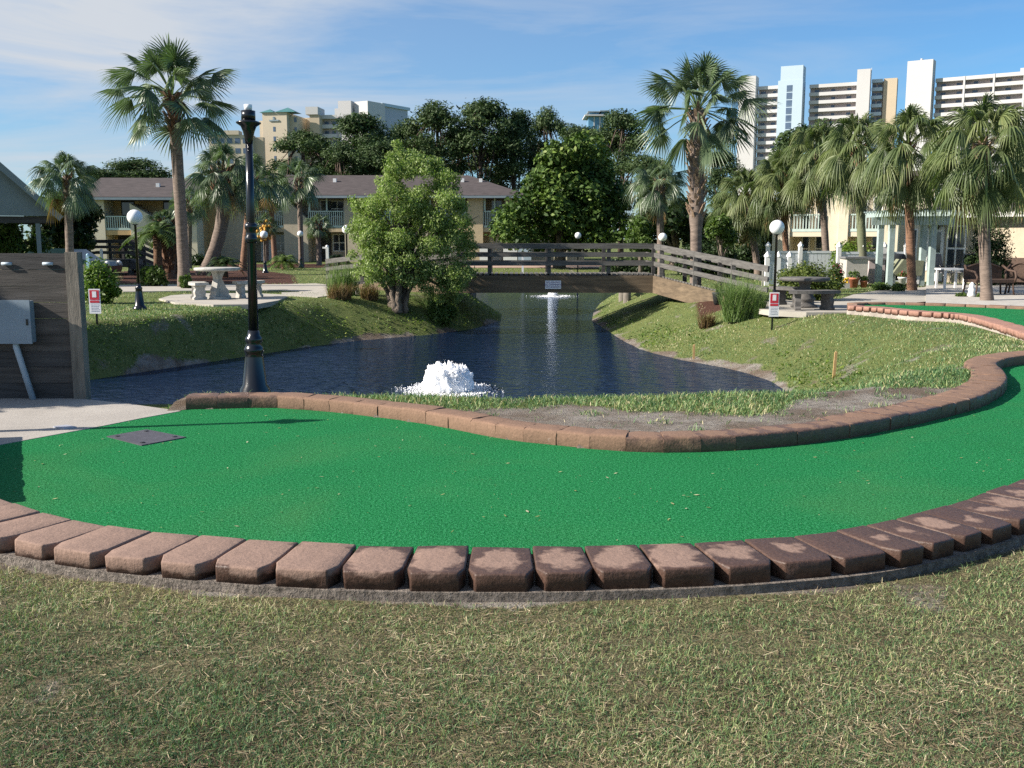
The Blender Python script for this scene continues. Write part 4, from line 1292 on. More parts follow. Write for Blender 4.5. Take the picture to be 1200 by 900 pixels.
def palm(label, cpx, cpy, bpx, bpy_, Y, rpx, tw, var, vi=0, boots=0.0, bootmat='boot', tmat='trunk', bend=.3, squash=1.0, group=None, zb=None):
    b0 = V(bpx, bpy_, Y); zb = H(b0.x, Y) if zb is None else zb
    base = Vector((b0.x, Y, zb)); top = V(cpx, cpy, Y); top.y += .0
    t = thing("palm_tree", label, "palm", base, 0, group)
    rel = top - base; r = S(tw / 2, Y)
    n = 18; pts = []; rad = []
    for i in range(n + 1):
        u = i / n
        x = rel.x * (u ** (1 + bend * 2)) if bend >= 0 else rel.x * (1 - (1 - u) ** (1 - bend * 2))
        pts.append(Vector((x, 0.06 * math.sin(u * 3.1), rel.z * u - .12 * (1 - u))))
        rad.append(r * (1.28 - .28 * min(1, u * 7)) * (1 + .03 * math.sin(i * 2.1)) * (1.28 if boots > .25 and u > 1 - boots else 1))
    mb = MB(); mb.smooth = True
    mb.tube(pts, rad, 12); mb.build("trunk", M[tmat], t)
    rnd = random.Random(int(cpx * 7))
    if boots > 0:
        mb = MB(); zlen = rel.z * boots; k = int(max(30, min(170, zlen / .024)))
        for i in range(k):
            u = 1 - boots * (i / k); a = i * 2.4 + rnd.uniform(-.3, .3)
            f = u * n; j = min(int(f), n - 1); c = pts[j].lerp(pts[j + 1], f - j)
            rr = r * (1.35 + .35 * (1 - i / k) ** .6)
            d = Vector((math.cos(a), math.sin(a), 0)); s_ = Vector((-d.y, d.x, 0)); L = r * rnd.uniform(1.1, 2.0); w_ = r * rnd.uniform(.26, .42)
            tilt = rnd.uniform(.25, .6)
            p0 = c + d * r * .95; p1 = c + d * (rr + L * tilt * .55) + Vector((0, 0, L * .9)); th = d * (.16 * r)
            mb.add([p0 - s_ * w_, p0 + s_ * w_, p1 + s_ * w_ * .55, p1 - s_ * w_ * .55, p0 - s_ * w_ + th - Vector((0, 0, .1 * r)), p0 + s_ * w_ + th - Vector((0, 0, .1 * r)), p1 + s_ * w_ * .5 + th, p1 - s_ * w_ * .5 + th],
                   [(0, 1, 2, 3), (7, 6, 5, 4), (0, 4, 5, 1), (1, 5, 6, 2), (2, 6, 7, 3), (3, 7, 4, 0)])
        mb.build("boots", M[bootmat], t)
    me, md = CR[var][vi % len(CR[var])]; s_ = S(rpx, Y); rz = rnd.uniform(0, 6.28)
    for nm, m_ in (("crown", me), ("dead_fronds", md)):
        if m_ is None: continue
        o = bpy.data.objects.new(nm, m_); C.objects.link(o); o.parent = t; o.location = rel; o.scale = (s_, s_, s_ * squash); o.rotation_euler = (0, 0, rz)
    return t


gp = "palms around the pond"
palm("tall slender palm rising on the left, its crown above all others there", 202, 112, 216, 332, 33, 86, 13, 'open', 0, .20, 'bootdark', 'trunk', .2, 1.0, gp)
palm("blurry palm far left between the pavilion and the dark tree", 78, 206, 81, 322, 29, 48, 9, 'full', 0, .22, 'bootdark', 'trunk', .1, .95, gp)
palm("short leaning palm with a strongly curved trunk behind the left table", 262, 200, 236, 318, 44, 50, 15, 'full', 1, .34, 'bootdark', 'trunk', -.75, 1.05, gp)
palm("palm with a thin reddish trunk partly behind the tall black post", 296, 210, 284, 306, 50, 46, 8, 'small', 0, .2, 'bootdark', 'trunkred', .1, 1.0, gp)
palm("thin straight palm standing before the tan balconies", 350, 208, 353, 306, 58, 38, 6, 'small', 1, .24, 'boot', 'trunk', .1, 1.0, gp)
palm("dim palm crown behind the thin straight palm, against the tan wall", 316, 222, 322, 306, 63, 34, 6, 'small', 0, .3, 'bootdark', 'trunkred', .1, 1.0, gp)
palm("squat palm with a reddish brown skirt just left of the tall slender trunk", 194, 262, 198, 316, 40, 32, 14, 'full', 1, .9, 'bootdark', 'trunkred', .1, .8, gp)
palm("small palm showing right behind the tall slender trunk", 222, 236, 221, 308, 54, 30, 6, 'small', 1, .2, 'boot', 'trunk', .1, 1.0, gp)
palm("low palm with orange fruit below the tan balcony", 311, 262, 312, 306, 60, 22, 6, 'small', 0, .3, 'boot', 'trunk', .1, .9, gp)
palm("low palm before the dark doorway left of the pale green tree", 372, 262, 374, 306, 61, 22, 6, 'small', 1, .3, 'bootdark', 'trunk', .1, .9, gp)
palm("tall palm right of centre with a long trunk of criss-cross leaf bases", 818, 130, 815, 346, 27.5, 84, 13, 'open', 1, .56, 'boot', 'trunk', .15, 1.0, gp)
palm("shorter palm behind the bridge, between the magnolia and the tall palm", 773, 212, 775, 322, 39, 44, 8, 'full', 0, .30, 'boot', 'trunk', .1, .95, gp)
gr = "row of shaggy palms on the right"
palm("shaggy low palm half hidden behind the tall criss-cross palm's right side", 852, 245, 856, 315, 50, 32, 7, 'weep', 0, .2, 'bootdark', 'trunk', .1, 1.1, gr)
palm("shaggy palm with a short grey trunk above the ornamental grass", 874, 228, 889, 322, 44, 48, 8, 'weep', 1, .15, 'bootdark', 'trunk', .1, 1.1, gr)
palm("shaggy palm with a thin trunk rising behind the white fence", 916, 206, 923, 320, 42, 50, 7, 'weep', 2, .15, 'bootdark', 'trunkred', .1, 1.1, gr)
palm("shaggy palm in front of the cream balconies, brown fronds at its top", 960, 180, 970, 322, 40, 52, 8, 'weep', 0, .15, 'boot', 'trunk', .1, 1.15, gr)
palm("palm with a trunk reddish above and green below, left of the pergola", 1006, 172, 1012, 332, 36, 58, 10, 'weep', 1, .12, 'bootdark', 'lichen', .05, 1.15, gr)
palm("palm with a reddish trunk standing in front of the pergola", 1064, 172, 1069, 343, 30.5, 66, 10, 'weep', 2, .12, 'bootdark', 'trunkred', .05, 1.15, gr)
palm("biggest shaggy palm with browning skirt, in front of the wicker bench", 1150, 168, 1157, 356, 25, 76, 13, 'weep', 0, .14, 'boot', 'trunk', .05, 1.15, gr)
palm("shaggy palm cut by the right edge of the picture", 1216, 178, 1228, 350, 27, 62, 14, 'weep', 1, .14, 'boot', 'trunk', .05, 1.15, gr)
b = MB(); b.smooth = True; o_ = V(311, 272, 59.4); rr_ = random.Random(1)
for i in range(40): b.ball((rr_.gauss(0, .17), rr_.gauss(0, .12), rr_.gauss(0, .28)), .10, 6, 4)
tag(b.build("fruit_cluster", M['orange'], None, o_), "hanging cluster of orange palm fruit below the balcony", "fruit")


def arch_crown(seed, n, L, mat, name, parent, loc, el0=20, el1=80, w_=.05, leaf=.16, droop=.7):
    """feather fronds (cycads): arching ribs with leaflets on both sides"""
    rnd = random.Random(seed); Vv = []; F4 = []; T = []
    for i in range(n):
        az = i * 2.4 + rnd.uniform(-.3, .3); e = R(rnd.uniform(el0, el1)); d = Vector((math.cos(az) * math.cos(e), math.sin(az) * math.cos(e), math.sin(e)))
        l = L * rnd.uniform(.75, 1.1); sd = Vector((-math.sin(az), math.cos(az), 0)); bt = rnd.uniform(.2, .7); m = 14; prev = None
        for j in range(m + 1):
            t = j / m; p = d * l * t - Vector((0, 0, droop * l * t * t))
            if prev is not None:
                for s_ in (-1, 1):
                    ll = leaf * math.sin(max(.12, min(1, t * 1.1)) * 2.6) + .03
                    q = p + sd * s_ * ll + (p - prev) * 1.2 - Vector((0, 0, ll * .25)); n0 = len(Vv)
                    Vv += [prev, p, q + (prev - p) * .2, q + (prev - p) * .35]; F4.append((n0, n0 + 1, n0 + 2, n0 + 3)); T += [bt + rnd.uniform(-.15, .25)] * 4
            prev = p
    o = npmesh(name, np.array([tuple(v) for v in Vv]), np.array(F4), mat, parent, tint=np.clip(np.array(T), 0, 1)); o.location = loc
    return o


def cycad(label, px, py, Y, h_px, w_px, mat='darkshrub', seed=1, trunk=.35):
    p = V(px, py, Y); z = H(p.x, Y); t = thing("cycad", label, "plant", (p.x, Y, z)); r = S(w_px / 2, Y); hh = S(h_px, Y)
    b = MB(); b.smooth = True; b.tube([(0, 0, -.05), (0, 0, trunk * hh)], [r * .16, r * .13], 10); b.build("stem", M['bootdark'], t)
    arch_crown(seed, 34, r * 1.25, M[mat], "fronds", t, (0, 0, trunk * hh), 15, 80, leaf=r * .2)


cycad("sago palm with dark arching fronds right of the curved trunk", 263, 312, 42, 34, 52, 'darkshrub', 2, .4)
cycad("spiky yucca-like plant below the tan balcony, right of the globe lamp", 333, 308, 52, 26, 44, 'shrub', 5, .35)
cycad("dark feathery plant by the doorway, left of the pale green tree", 396, 311, 52, 26, 34, 'darkshrub', 7, .4)
cycad("broad drooping feather palm between the first globe lamp and the tall trunk", 186, 322, 39, 70, 66, 'shrub', 9, .75)


# ================================================================== leafy trees
def leaf_cloud(blobs, n, size, seed, droop=0.0, shell=.55, aspect=.45, up=.35, tint_noise=1.0):
    """blobs: (centre, radii, weight); leaves thrown through their volume, more of them towards the skin"""
    rg = np.random.default_rng(seed)
    wts = np.array([b[2] for b in blobs], float); wts /= wts.sum()
    which = rg.choice(len(blobs), n, p=wts)
    cen = np.array([tuple(b[0]) for b in blobs]); rad = np.array([tuple(b[1]) for b in blobs])
    d = rg.normal(size=(n, 3)); d /= np.linalg.norm(d, axis=1)[:, None]
    r = shell + (1 - shell) * rg.random(n) ** .8
    r = np.where(rg.random(n) < .22, rg.random(n) ** .5, r) * (1 + .10 * rg.normal(size=n))
    pos = cen[which] + d * rad[which] * r[:, None]
    nrm = d * .8 + rg.normal(size=(n, 3)) * .65; nrm[:, 2] += up; nrm /= np.linalg.norm(nrm, axis=1)[:, None]
    a = rg.normal(size=(n, 3)); a[:, 2] -= droop * 2.2
    a -= (a * nrm).sum(1)[:, None] * nrm; a /= np.linalg.norm(a, axis=1)[:, None] + 1e-9
    b = np.cross(nrm, a)
    L = size * rg.uniform(.6, 1.25, n); W = L * aspect
    A = a * (L / 2)[:, None]; B = b * (W / 2)[:, None]; fold = nrm * (W * .25)[:, None]
    verts = np.stack([pos - A, pos + B + fold - A * .1, pos + A, pos - B + fold - A * .1], 1).reshape(-1, 3)
    bl = rg.random(len(blobs))
    tint = .34 + .30 * rg.random(n) * tint_noise + .22 * (bl[which] - .5) + np.where(rg.random(n) < .06, .3, 0)
    tint = np.repeat(np.clip(tint, 0, 1), 4)
    return verts, np.arange(n * 4).reshape(n, 4), tint


def limbs(root_pts, blobs, r0, mat, parent, name="trunk", seed=1, nb=None, trunk_r=None):
    rnd = random.Random(seed); mb = MB(); mb.smooth = True
    n = len(root_pts); mb.tube(root_pts, trunk_r or [r0 * (1 - .55 * i / (n - 1)) * (1.35 if i == 0 else 1) for i in range(n)], 10)
    top = Vector(root_pts[-1]); bs = list(blobs)
    rnd.shuffle(bs)
    for c, r, w_ in bs[:nb or 14]:
        c = Vector(c); s_ = Vector(root_pts[rnd.randint(max(1, n - 3), n - 1)])
        m1 = s_.lerp(c, .45) + Vector((rnd.uniform(-.1, .1), rnd.uniform(-.1, .1), .12)) * (c - s_).length
        mb.tube([s_, s_.lerp(m1, .5), m1, c], [r0 * .42, r0 * .32, r0 * .24, r0 * .06], 6)
    return mb.build(name, mat, parent)


def tree(name, label, cat, base, blobs, trunk_pts, r0, leaf, n, size, seed, bark='bark', group=None, nb=14, **k):
    t = thing(name, label, cat, base, 0, group)
    limbs(trunk_pts, blobs, r0, M[bark], t, seed=seed, nb=nb)
    v, f, tn = leaf_cloud(blobs, n, size, seed, **k)
    npmesh("crown", v, f, M[leaf], t, tint=tn)
    return t


def px_blobs(lst, Y, base, seed, depth=1.0):
    """crown lobes given as (px, py, radius px) at distance Y, spread in depth"""
    rnd = random.Random(seed); out = []
    for q in lst:
        px, py, r = q[:3]; rr = S(r, Y); oy = rnd.uniform(-1, 1) * rr * depth if len(q) < 4 else S(q[3], Y)
        c = V(px, py, Y) - base; c.y += oy
        out.append((c, (rr, rr * 1.05, rr * .92), rr ** 2))
    return out


def scatter(rnd, poly, n, rmin, rmax):
    """lobes strewn inside an outline measured on the photo"""
    xs_ = [p[0] for p in poly]; ys_ = [p[1] for p in poly]; out = []
    while len(out) < n:
        x, y = rnd.uniform(min(xs_), max(xs_)), rnd.uniform(min(ys_), max(ys_)); r = rnd.uniform(rmin, rmax)
        if sdpoly(np.array([[x, y]]), poly)[0] < -r * .75: out.append((x, y, r))
    return out


# pale green tree on the left bank
p = ground_at(465, 362); Yw = p.y; rnd = random.Random(12)
ol = [(452, 340), (425, 318), (408, 282), (402, 245), (415, 222), (442, 205), (452, 178), (464, 162), (488, 170), (508, 182), (530, 195), (547, 214), (558, 245), (557, 290), (555, 330), (540, 352), (515, 338), (492, 330), (470, 318)]
bl = px_blobs(scatter(rnd, ol, 170, 7, 14), Yw, p, 3, 3.2)
bl += px_blobs([(466, 172, 6), (472, 182, 8), (497, 196, 7), (443, 212, 7), (412, 236, 7), (409, 270, 8), (548, 262, 9), (547, 318, 9), (528, 342, 9), (505, 342, 8), (552, 322, 9), (555, 290, 8), (414, 300, 8), (420, 322, 7), (540, 335, 10), (520, 330, 11), (495, 330, 9), (440, 325, 9), (550, 300, 10), (430, 335, 7), (535, 350, 8), (515, 352, 7)], Yw, p, 5, 1.5)
bl += px_blobs([(440, 322, 11, -25), (455, 328, 11, -28), (470, 324, 12, -30), (486, 330, 12, -26), (500, 338, 10, -20), (428, 312, 11, -15), (460, 306, 14, -34), (482, 306, 14, -34), (445, 298, 14, -30), (500, 315, 14, -24), (520, 338, 11, -16), (470, 280, 15, -36), (440, 275, 14, -30), (505, 290, 15, -30), (470, 250, 15, -30), (505, 255, 14, -28), (440, 245, 13, -24), (535, 310, 12, -14)], Yw, p, 6)
tw_ = thing("leafy_tree", "pale green leafy tree with a thick gnarled trunk on the left bank", "tree", (p.x, p.y, H(p.x, p.y)))
bz = p - Vector((p.x, p.y, H(p.x, p.y)))
mb = MB(); mb.smooth = True
rr_ = random.Random(4)
for k, (dx, dy, tx, hz, r_) in enumerate(((-.10, 0, -.02, 1.15, .21), (.15, .08, .40, 1.2, .17), (-.02, -.14, -.35, 1.35, .13), (.08, .2, .15, 1.6, .14), (.06, -.15, .12, 1.2, .15), (-.2, .05, -.5, 1.2, .11), (.24, -.04, .6, 1.1, .10))):
    pts = [Vector((dx * .7 * (1.5 - .5 * min(1, q * 3)) + tx * q ** 1.6 + .025 * rr_.uniform(-1, 1), dy * (1 + .6 * q) + .025 * rr_.uniform(-1, 1), -.15 + (hz + .15) * q)) for q in [i / 11 for i in range(12)]]
    mb.tube(pts, [r_ * .66 * (1.35 - .8 * (i / 11) ** .7) * rr_.uniform(.85, 1.18) for i in range(12)], 14)
mb.build("trunk", M['bark'], tw_)
mb = MB(); mb.smooth = True
for c, r_, w_ in random.Random(5).sample(bl, 34):
    s_ = Vector((rr_.uniform(-.3, .4), rr_.uniform(-.1, .2), rr_.uniform(.7, 1.3))); c = Vector(c); m1 = s_.lerp(c, .5) + Vector((0, 0, .18))
    mb.tube([s_, m1, c, c + (c - m1) * .3], [.06, .035, .016, .006], 6)
mb.build("limbs", M['bark'], tw_)
v, f, tn = leaf_cloud(bl, 66000, .084, 4, droop=.7, shell=.25, aspect=.42, up=.2)
npmesh("crown", v, f, M['willow'], tw_, tint=tn)

# magnolia
Ym = 54.0; b0 = V(655, 310, Ym); p = Vector((b0.x, Ym, H(b0.x, Ym))); rnd = random.Random(2)
om = [(574, 290), (566, 268), (580, 240), (605, 228), (618, 195), (640, 168), (662, 152), (690, 152), (708, 168), (722, 195), (735, 225), (737, 262), (728, 288), (690, 300), (640, 296), (605, 294)]
bl = px_blobs(scatter(rnd, om, 150, 9, 20), Ym, p, 7, 3.0)
tree("magnolia_tree", "large rounded dark magnolia with glossy leaves behind the bridge", "tree", p, bl, [(0, 0, -.2), (0.1, 0, 1.0), (0, .1, 2.2), (.1, 0, 3.8), (0, 0, 5.5)], .3, 'magnolia', 24000, .30, 6, shell=.5, aspect=.55, up=.5, nb=10)


# pines: flat-topped clumps high on bare stems, three variants shared by the whole row
def pine_proto(seed, H_=13.0, spread=3.6, n=11000, low=.36):
    rnd = random.Random(seed); blobs = []
    k = 34
    for i in range(k):
        u = rnd.random() ** .7; z = H_ * (low + (1 - low) * u * .93); a = i * 2.4 + rnd.uniform(-.4, .4)
        w_ = spread * math.sin(math.pi * min(.95, .22 + .70 * u)) * rnd.uniform(.25, 1.0)
        r = rnd.uniform(.7, 1.35) * spread / 3.3
        blobs.append((Vector((w_ * math.cos(a), w_ * math.sin(a), z)), (r, r, r * .68), r * r))
    blobs.append((Vector((0, 0, H_ * .94)), (spread * .45, spread * .45, .8), 1.2))
    return blobs, [(0, 0, -.3), (.1, .05, H_ * .3), (-.08, 0, H_ * .6), (.05, 0, H_ * .93)], n, seed


PINES = []
for sd in (1, 2, 3):
    bl, tp, n, s_ = pine_proto(sd)
    t = tree("pine_tree", "x", "tree", (0, 0, 0), bl, tp, .24, 'pine', n, .34, s_, 'pinebark', None, 20, shell=.3, aspect=.35, up=.5)
    PINES.append(t)
pine_list = [  # px, top py, base width px(crown radius), Y, variant, label
    (354, 152, 42, 84, 0, "dark pine standing right of the cream hotel tower"),
    (428, 132, 42, 86, 1, "broad dark pine hiding the lower white hotel block"),
    (478, 140, 30, 92, 2, "dark pine behind the top of the pale green tree"),
    (512, 117, 37, 90, 0, "leftmost of the two highest pines in the row"),
    (563, 115, 40, 90, 1, "second of the two highest pines in the row"),
    (603, 127, 30, 92, 2, "pine with visible thin stems above the brown roof end"),
    (641, 124, 24, 95, 0, "small round topped pine left of the magnolia"),
    (676, 146, 30, 90, 1, "pine peeking over the magnolia, below the blue glass tower"),
    (730, 127, 34, 82, 2, "pine between the magnolia and the tall criss-cross palm"),
    (752, 180, 34, 66, 0, "lower pine behind the shorter palm"),
    (849, 176, 26, 76, 1, "small dark pine right of the tall criss-cross trunk"),
    (155, 184, 40, 110, 2, "wide flat-topped pine over the left apartment roof"),
    (112, 196, 30, 105, 1, "low dark pine behind the blurry left palm"),
    (582, 160, 26, 96, 0, "dim pine lower down between the high pines"),
    (450, 165, 34, 80, 2, "dim pine lower down behind the pale green tree"),
    (398, 165, 30, 80, 0, "dim pine just above the brown roof's left end"),
    (540, 150, 30, 98, 1, "dim pine standing between the two highest ones"),
]
for i, (px, py, wr, Y, vi, lab) in enumerate(pine_list):
    t = PINES[vi] if vi not in [q[4] for q in pine_list[:i]] else copy_tree(PINES[vi])
    top = V(px, py, Y); z = H(top.x, Y) if Y < 4000 else 0
    t.location = (top.x, Y, z); t.scale = (S(wr, Y) / 2.7, S(wr, Y) / 2.7, (top.z - z) / 13.0); t.rotation_euler = (0, 0, i * 1.3)
    t["label"] = lab; t["group"] = "pines behind the apartments"

# broad dark trees
def round_tree(label, ol, Y, bpx, bpy_, leaf, n, size, seed, k=40, rmin=7, rmax=15, name="broadleaf_tree", r0=.25, **kw):
    b0 = V(bpx, bpy_, Y); p = Vector((b0.x, Y, H(b0.x, Y))); rnd = random.Random(seed)
    bl = px_blobs(scatter(rnd, ol, k, rmin, rmax), Y, p, seed, 2.5)
    cz = sum(b[0].z for b in bl) / len(bl); cx = sum(b[0].x for b in bl) / len(bl)
    return tree(name, label, "tree", p, bl, [(0, 0, -.2), (cx * .2, 0, cz * .35), (cx * .6, 0, cz * .7), (cx, 0, cz)], r0, leaf, n, size, seed, 'bark', None, 12, **kw)


round_tree("broad dark leafy tree behind the blurry left palm", [(40, 292), (34, 262), (50, 230), (75, 215), (100, 222), (114, 245), (122, 272), (118, 292), (80, 298)], 44, 82, 306, 'darkshrub', 7000, .30, 3, 34, 9, 17)
round_tree("green tree seen under the pavilion roof", [(-30, 300), (-30, 262), (0, 250), (30, 258), (45, 280), (40, 302)], 36, 8, 308, 'shrub', 4000, .22, 8, 24, 8, 14)
round_tree("dark olive oak crown between the shaggy palms and the high-rise", [(893, 205), (900, 178), (925, 150), (948, 140), (968, 146), (978, 165), (975, 205), (940, 225), (905, 222)], 66, 935, 306, 'pine', 7000, .36, 5, 40, 9, 16, r0=.35)
round_tree("dark tree filling the gap behind the shorter palm", [(735, 285), (735, 235), (750, 215), (775, 222), (800, 230), (835, 240), (850, 262), (845, 292), (790, 296)], 52, 790, 306, 'darkshrub', 7000, .32, 15, 44, 9, 17)
round_tree("light green shrub tree right of the magnolia", [(734, 298), (734, 268), (745, 250), (758, 254), (768, 275), (768, 298)], 44, 751, 306, 'shrub', 2600, .22, 17, 18, 6, 10, r0=.1)
round_tree("small multi-stemmed tree behind the bridge's right ramp", [(825, 285), (826, 262), (842, 246), (862, 256), (868, 275), (858, 290)], 38, 846, 322, 'shrub', 2200, .18, 19, 18, 6, 10, r0=.1)
round_tree("dark tree masking the gap behind the shaggy palms", [(862, 300), (860, 262), (880, 240), (910, 238), (925, 262), (915, 300)], 52, 893, 310, 'darkshrub', 4500, .3, 23, 28, 8, 14)
# the tree off to the left, out of view, that shades the plank fence
p = Vector((-9.0, 5.75, -.06)); bl = []
rnd = random.Random(3)
for i in range(34):
    a = rnd.uniform(0, 6.28); q = rnd.random() ** .5; bl.append((Vector((1.0 * q * math.cos(a), 1.15 * q * math.sin(a), 2.3 + rnd.uniform(-.75, .85) * (1.1 - .6 * q))), (.42, .42, .36), 1))
p2 = Vector((-9.6, 9.35, -.06)); bl2 = [(b_[0] + Vector((0, 0, .25)), b_[1], 1) for b_ in bl]
tree("broadleaf_tree", "dense small tree beyond the left edge that shades the plank fence", "tree", p2, bl2, [(0, 0, -.2), (.05, 0, .6), (0, .05, 1.3), (0, 0, 2.4)], .12, 'shrub', 9000, .17, 32)


# ================================================================== shrubs and tall grass
def shrub(label, px, py, Y, w_px, h_px, leaf, n, size, seed, name="shrub", depth=None, cat="shrub", z=None, lift=.0, **k):
    b0 = V(px, py, Y); z = H(b0.x, Y) if z is None else z
    t = thing(name, label, cat, (b0.x, Y, z)); rnd = random.Random(seed); W = S(w_px / 2, Y); Hh = S(h_px, Y); Dp = depth or W * .8
    bl = []
    for i in range(18):
        a = rnd.uniform(0, 6.28); q = rnd.random() ** .5; r = min(W, Hh, Dp) * rnd.uniform(.26, .42)
        bl.append((Vector(((W - r) * q * math.cos(a), (Dp - r) * q * math.sin(a), lift + r * .7 + (Hh - lift - r * 1.6) * rnd.random() * (1 - .35 * q * q))), (r, r, r), 1))
    bl.append((Vector((0, 0, lift + (Hh - lift) * .45)), (W * .75, Dp * .75, (Hh - lift) * .5), 16))
    v, f, tn = leaf_cloud(bl, n, size, seed, **k); npmesh("foliage", v, f, M[leaf], t, tint=tn)
    mb = MB(); mb.smooth = True
    for i in range(5):
        a = i * 1.26; mb.tube([(0.03 * math.cos(a), .03 * math.sin(a), -.05), (W * .25 * math.cos(a), Dp * .25 * math.sin(a), Hh * .35), (W * .5 * math.cos(a), Dp * .5 * math.sin(a), Hh * .65)], [.03, .022, .01], 6)
    mb.build("stems", M['bark'], t)
    return t


shrub("small bright leafy bush behind the left warning sign", 117, 352, 24.5, 56, 54, 'lush', 3000, .11, 1, z=H(V(117, 352, 24.5).x, 24.5))
shrub("low bush beside the base of the tall slender palm", 180, 333, 33.5, 40, 26, 'shrub', 2200, .13, 2)
shrub("low bush right of the tall slender trunk's base", 218, 334, 32, 20, 17, 'shrub', 900, .12, 5)
shrub("clipped green bush behind the dark stone table", 946, 345, 25.6, 88, 47, 'hedge', 9000, .085, 3, up=.6)
shrub("bush with pink red flowers beside the white fence", 979, 330, 30, 24, 36, 'flower', 1500, .10, 4)
shrub("bright shrub behind the pergola, over the fence", 1000, 330, 38, 70, 50, 'lush', 3800, .14, 6)
shrub("dark hedge behind the bridge rail under the shorter palm", 740, 318, 46, 90, 40, 'darkshrub', 5200, .17, 7, depth=1.2)
shrub("dark hedge behind the tall criss-cross trunk's base", 830, 322, 42, 90, 44, 'darkshrub', 5200, .17, 8, depth=1.2)
shrub("dark low hedge before the white fence posts", 880, 320, 46, 60, 40, 'darkshrub', 3600, .17, 18, depth=1.2)
shrub("rounded dark shrub behind the white fence", 935, 312, 46, 50, 24, 'darkshrub', 2600, .15, 9)
shrub("topiary hedge with a rounded top against the low house wall", 1158, 333, 33, 66, 84, 'darkshrub', 9000, .10, 10, depth=.5)
shrub("low plant at the pergola's left foot", 1032, 342, 30.5, 24, 11, 'shrub', 700, .08, 11)
shrub("low green plant at the foot of the pergola palm", 1052, 342, 30, 20, 11, 'shrub', 600, .08, 12)
shrub("low plant left of the small white garden ornament", 1126, 351, 26.6, 16, 8, 'shrub', 420, .07, 13)
shrub("low plant right of the small white garden ornament", 1150, 351, 26.4, 16, 8, 'shrub', 420, .07, 14)
shrub("green bushes below the left balcony, beside the stairs", 160, 300, 62, 26, 34, 'darkshrub', 1800, .2, 15)
shrub("shrub under the magnolia behind the bridge rail", 715, 312, 50, 30, 22, 'shrub', 1500, .16, 16)
shrub("shrub in front of the far tan wall, left of the sago palm", 232, 308, 60, 26, 14, 'darkshrub', 1000, .18, 19)


def blades_np(pos, hgt, wid, lean, rg, tint, curve=.6):
    """numpy grass: each blade two quads tapering to a tip"""
    n = len(pos); a = rg.uniform(0, 2 * np.pi, n); dx, dy = np.cos(a), np.sin(a)
    b = rg.uniform(0, 2 * np.pi, n); wx, wy = np.cos(b) * wid / 2, np.sin(b) * wid / 2
    ln = lean * hgt; z0 = np.zeros(n)
    w3 = np.stack([wx, wy, z0], 1)
    m = pos + np.stack([dx * ln * .35, dy * ln * .35, hgt * .6], 1)
    t = pos + np.stack([dx * ln, dy * ln, hgt * (1 - curve * lean * .5)], 1)
    v = np.stack([pos - w3, pos + w3, m + w3 * .75, m - w3 * .75, t], 1).reshape(-1, 3)
    k = np.arange(n)[:, None] * 5
    return v, np.hstack([k, k + 1, k + 2, k + 3]), np.hstack([k + 3, k + 2, k + 4]), np.repeat(np.clip(tint, 0, 1), 5)


def grass_clump(name, label, px, py, Y, w_px, h_px, leaf, n, seed, lean=.5, depth=None, zz=None, cat="grass clump"):
    rg = np.random.default_rng(seed); b0 = V(px, py, Y); z = H(b0.x, Y)
    W = S(w_px / 2, Y) * .6; Dp = depth or W * .6; hh = S(h_px, Y)
    r = np.sqrt(rg.random(n)); a = rg.uniform(0, 6.28, n)
    pos = np.stack([W * r * np.cos(a), Dp * r * np.sin(a), np.full(n, -.02)], 1)
    v, f4, f3, tn = blades_np(pos, hh * (.2 + .9 * rg.random(n) ** .8), .013 * np.ones(n), rg.uniform(.05, lean, n), rg, rg.uniform(.1, .8, n))
    o = npmesh(name, v, [f4, f3], M[leaf], tint=tn); o.location = (b0.x, Y, z)
    tag(o, label, cat); return o


grass_clump("ornamental_grass", "tall green ornamental grass clump left of the right globe lamp", 866, 357, 22.6, 58, 60, 'reed', 1000, 1, .8)
grass_clump("ornamental_grass", "thin reedy grass right beside the right globe lamp post", 890, 357, 22.4, 24, 34, 'reed', 420, 2, .4)
grass_clump("ornamental_grass", "brownish grass clump at the end of the bridge's right ramp", 829, 355, 23.0, 30, 22, 'drygrass', 400, 3, .9)
grass_clump("ornamental_grass", "dry reddish grass clump below the globe lamp at the pale tree's left edge", 398, 347, 27, 46, 22, 'drygrass', 600, 4, .9)
grass_clump("ornamental_grass", "green reeds rising left of the pale green tree", 402, 345, 28, 60, 42, 'reed', 600, 5, .35)
grass_clump("ornamental_grass", "dry reddish grass clump left of the gnarled trunk", 433, 347, 27.5, 34, 22, 'drygrass', 420, 6, .9)
grass_clump("ornamental_grass", "reedy green shoots at the left bridge abutment", 512, 364, 28, 44, 36, 'reed', 700, 7, .5)
shrub("dark low bush under the left end of the bridge, at the water", 519, 378, 27.8, 40, 28, 'shrub', 2200, .11, 41)
# potted plant near the ramp
p = ground_at(841, 357); t = thing("potted_plant", "dark pot with pale strappy leaves at the end of the bridge ramp", "plant", (p.x, p.y, H(p.x, p.y)))
b = MB(); b.smooth = True; b.lathe([(.10, 0), (.15, .28), (.16, .30), (.14, .31)], 14); b.build("pot", M['cover'], t)
rg = np.random.default_rng(5); n = 26; v, f4, f3, tn = blades_np(np.stack([rg.normal(0, .03, n), rg.normal(0, .03, n), np.full(n, .28)], 1), rg.uniform(.2, .42, n), .045 * np.ones(n), rg.uniform(.3, .9, n), rg, rg.uniform(.5, 1, n)); npmesh("leaves", v, [f4, f3], M['reed'], t, tint=tn)

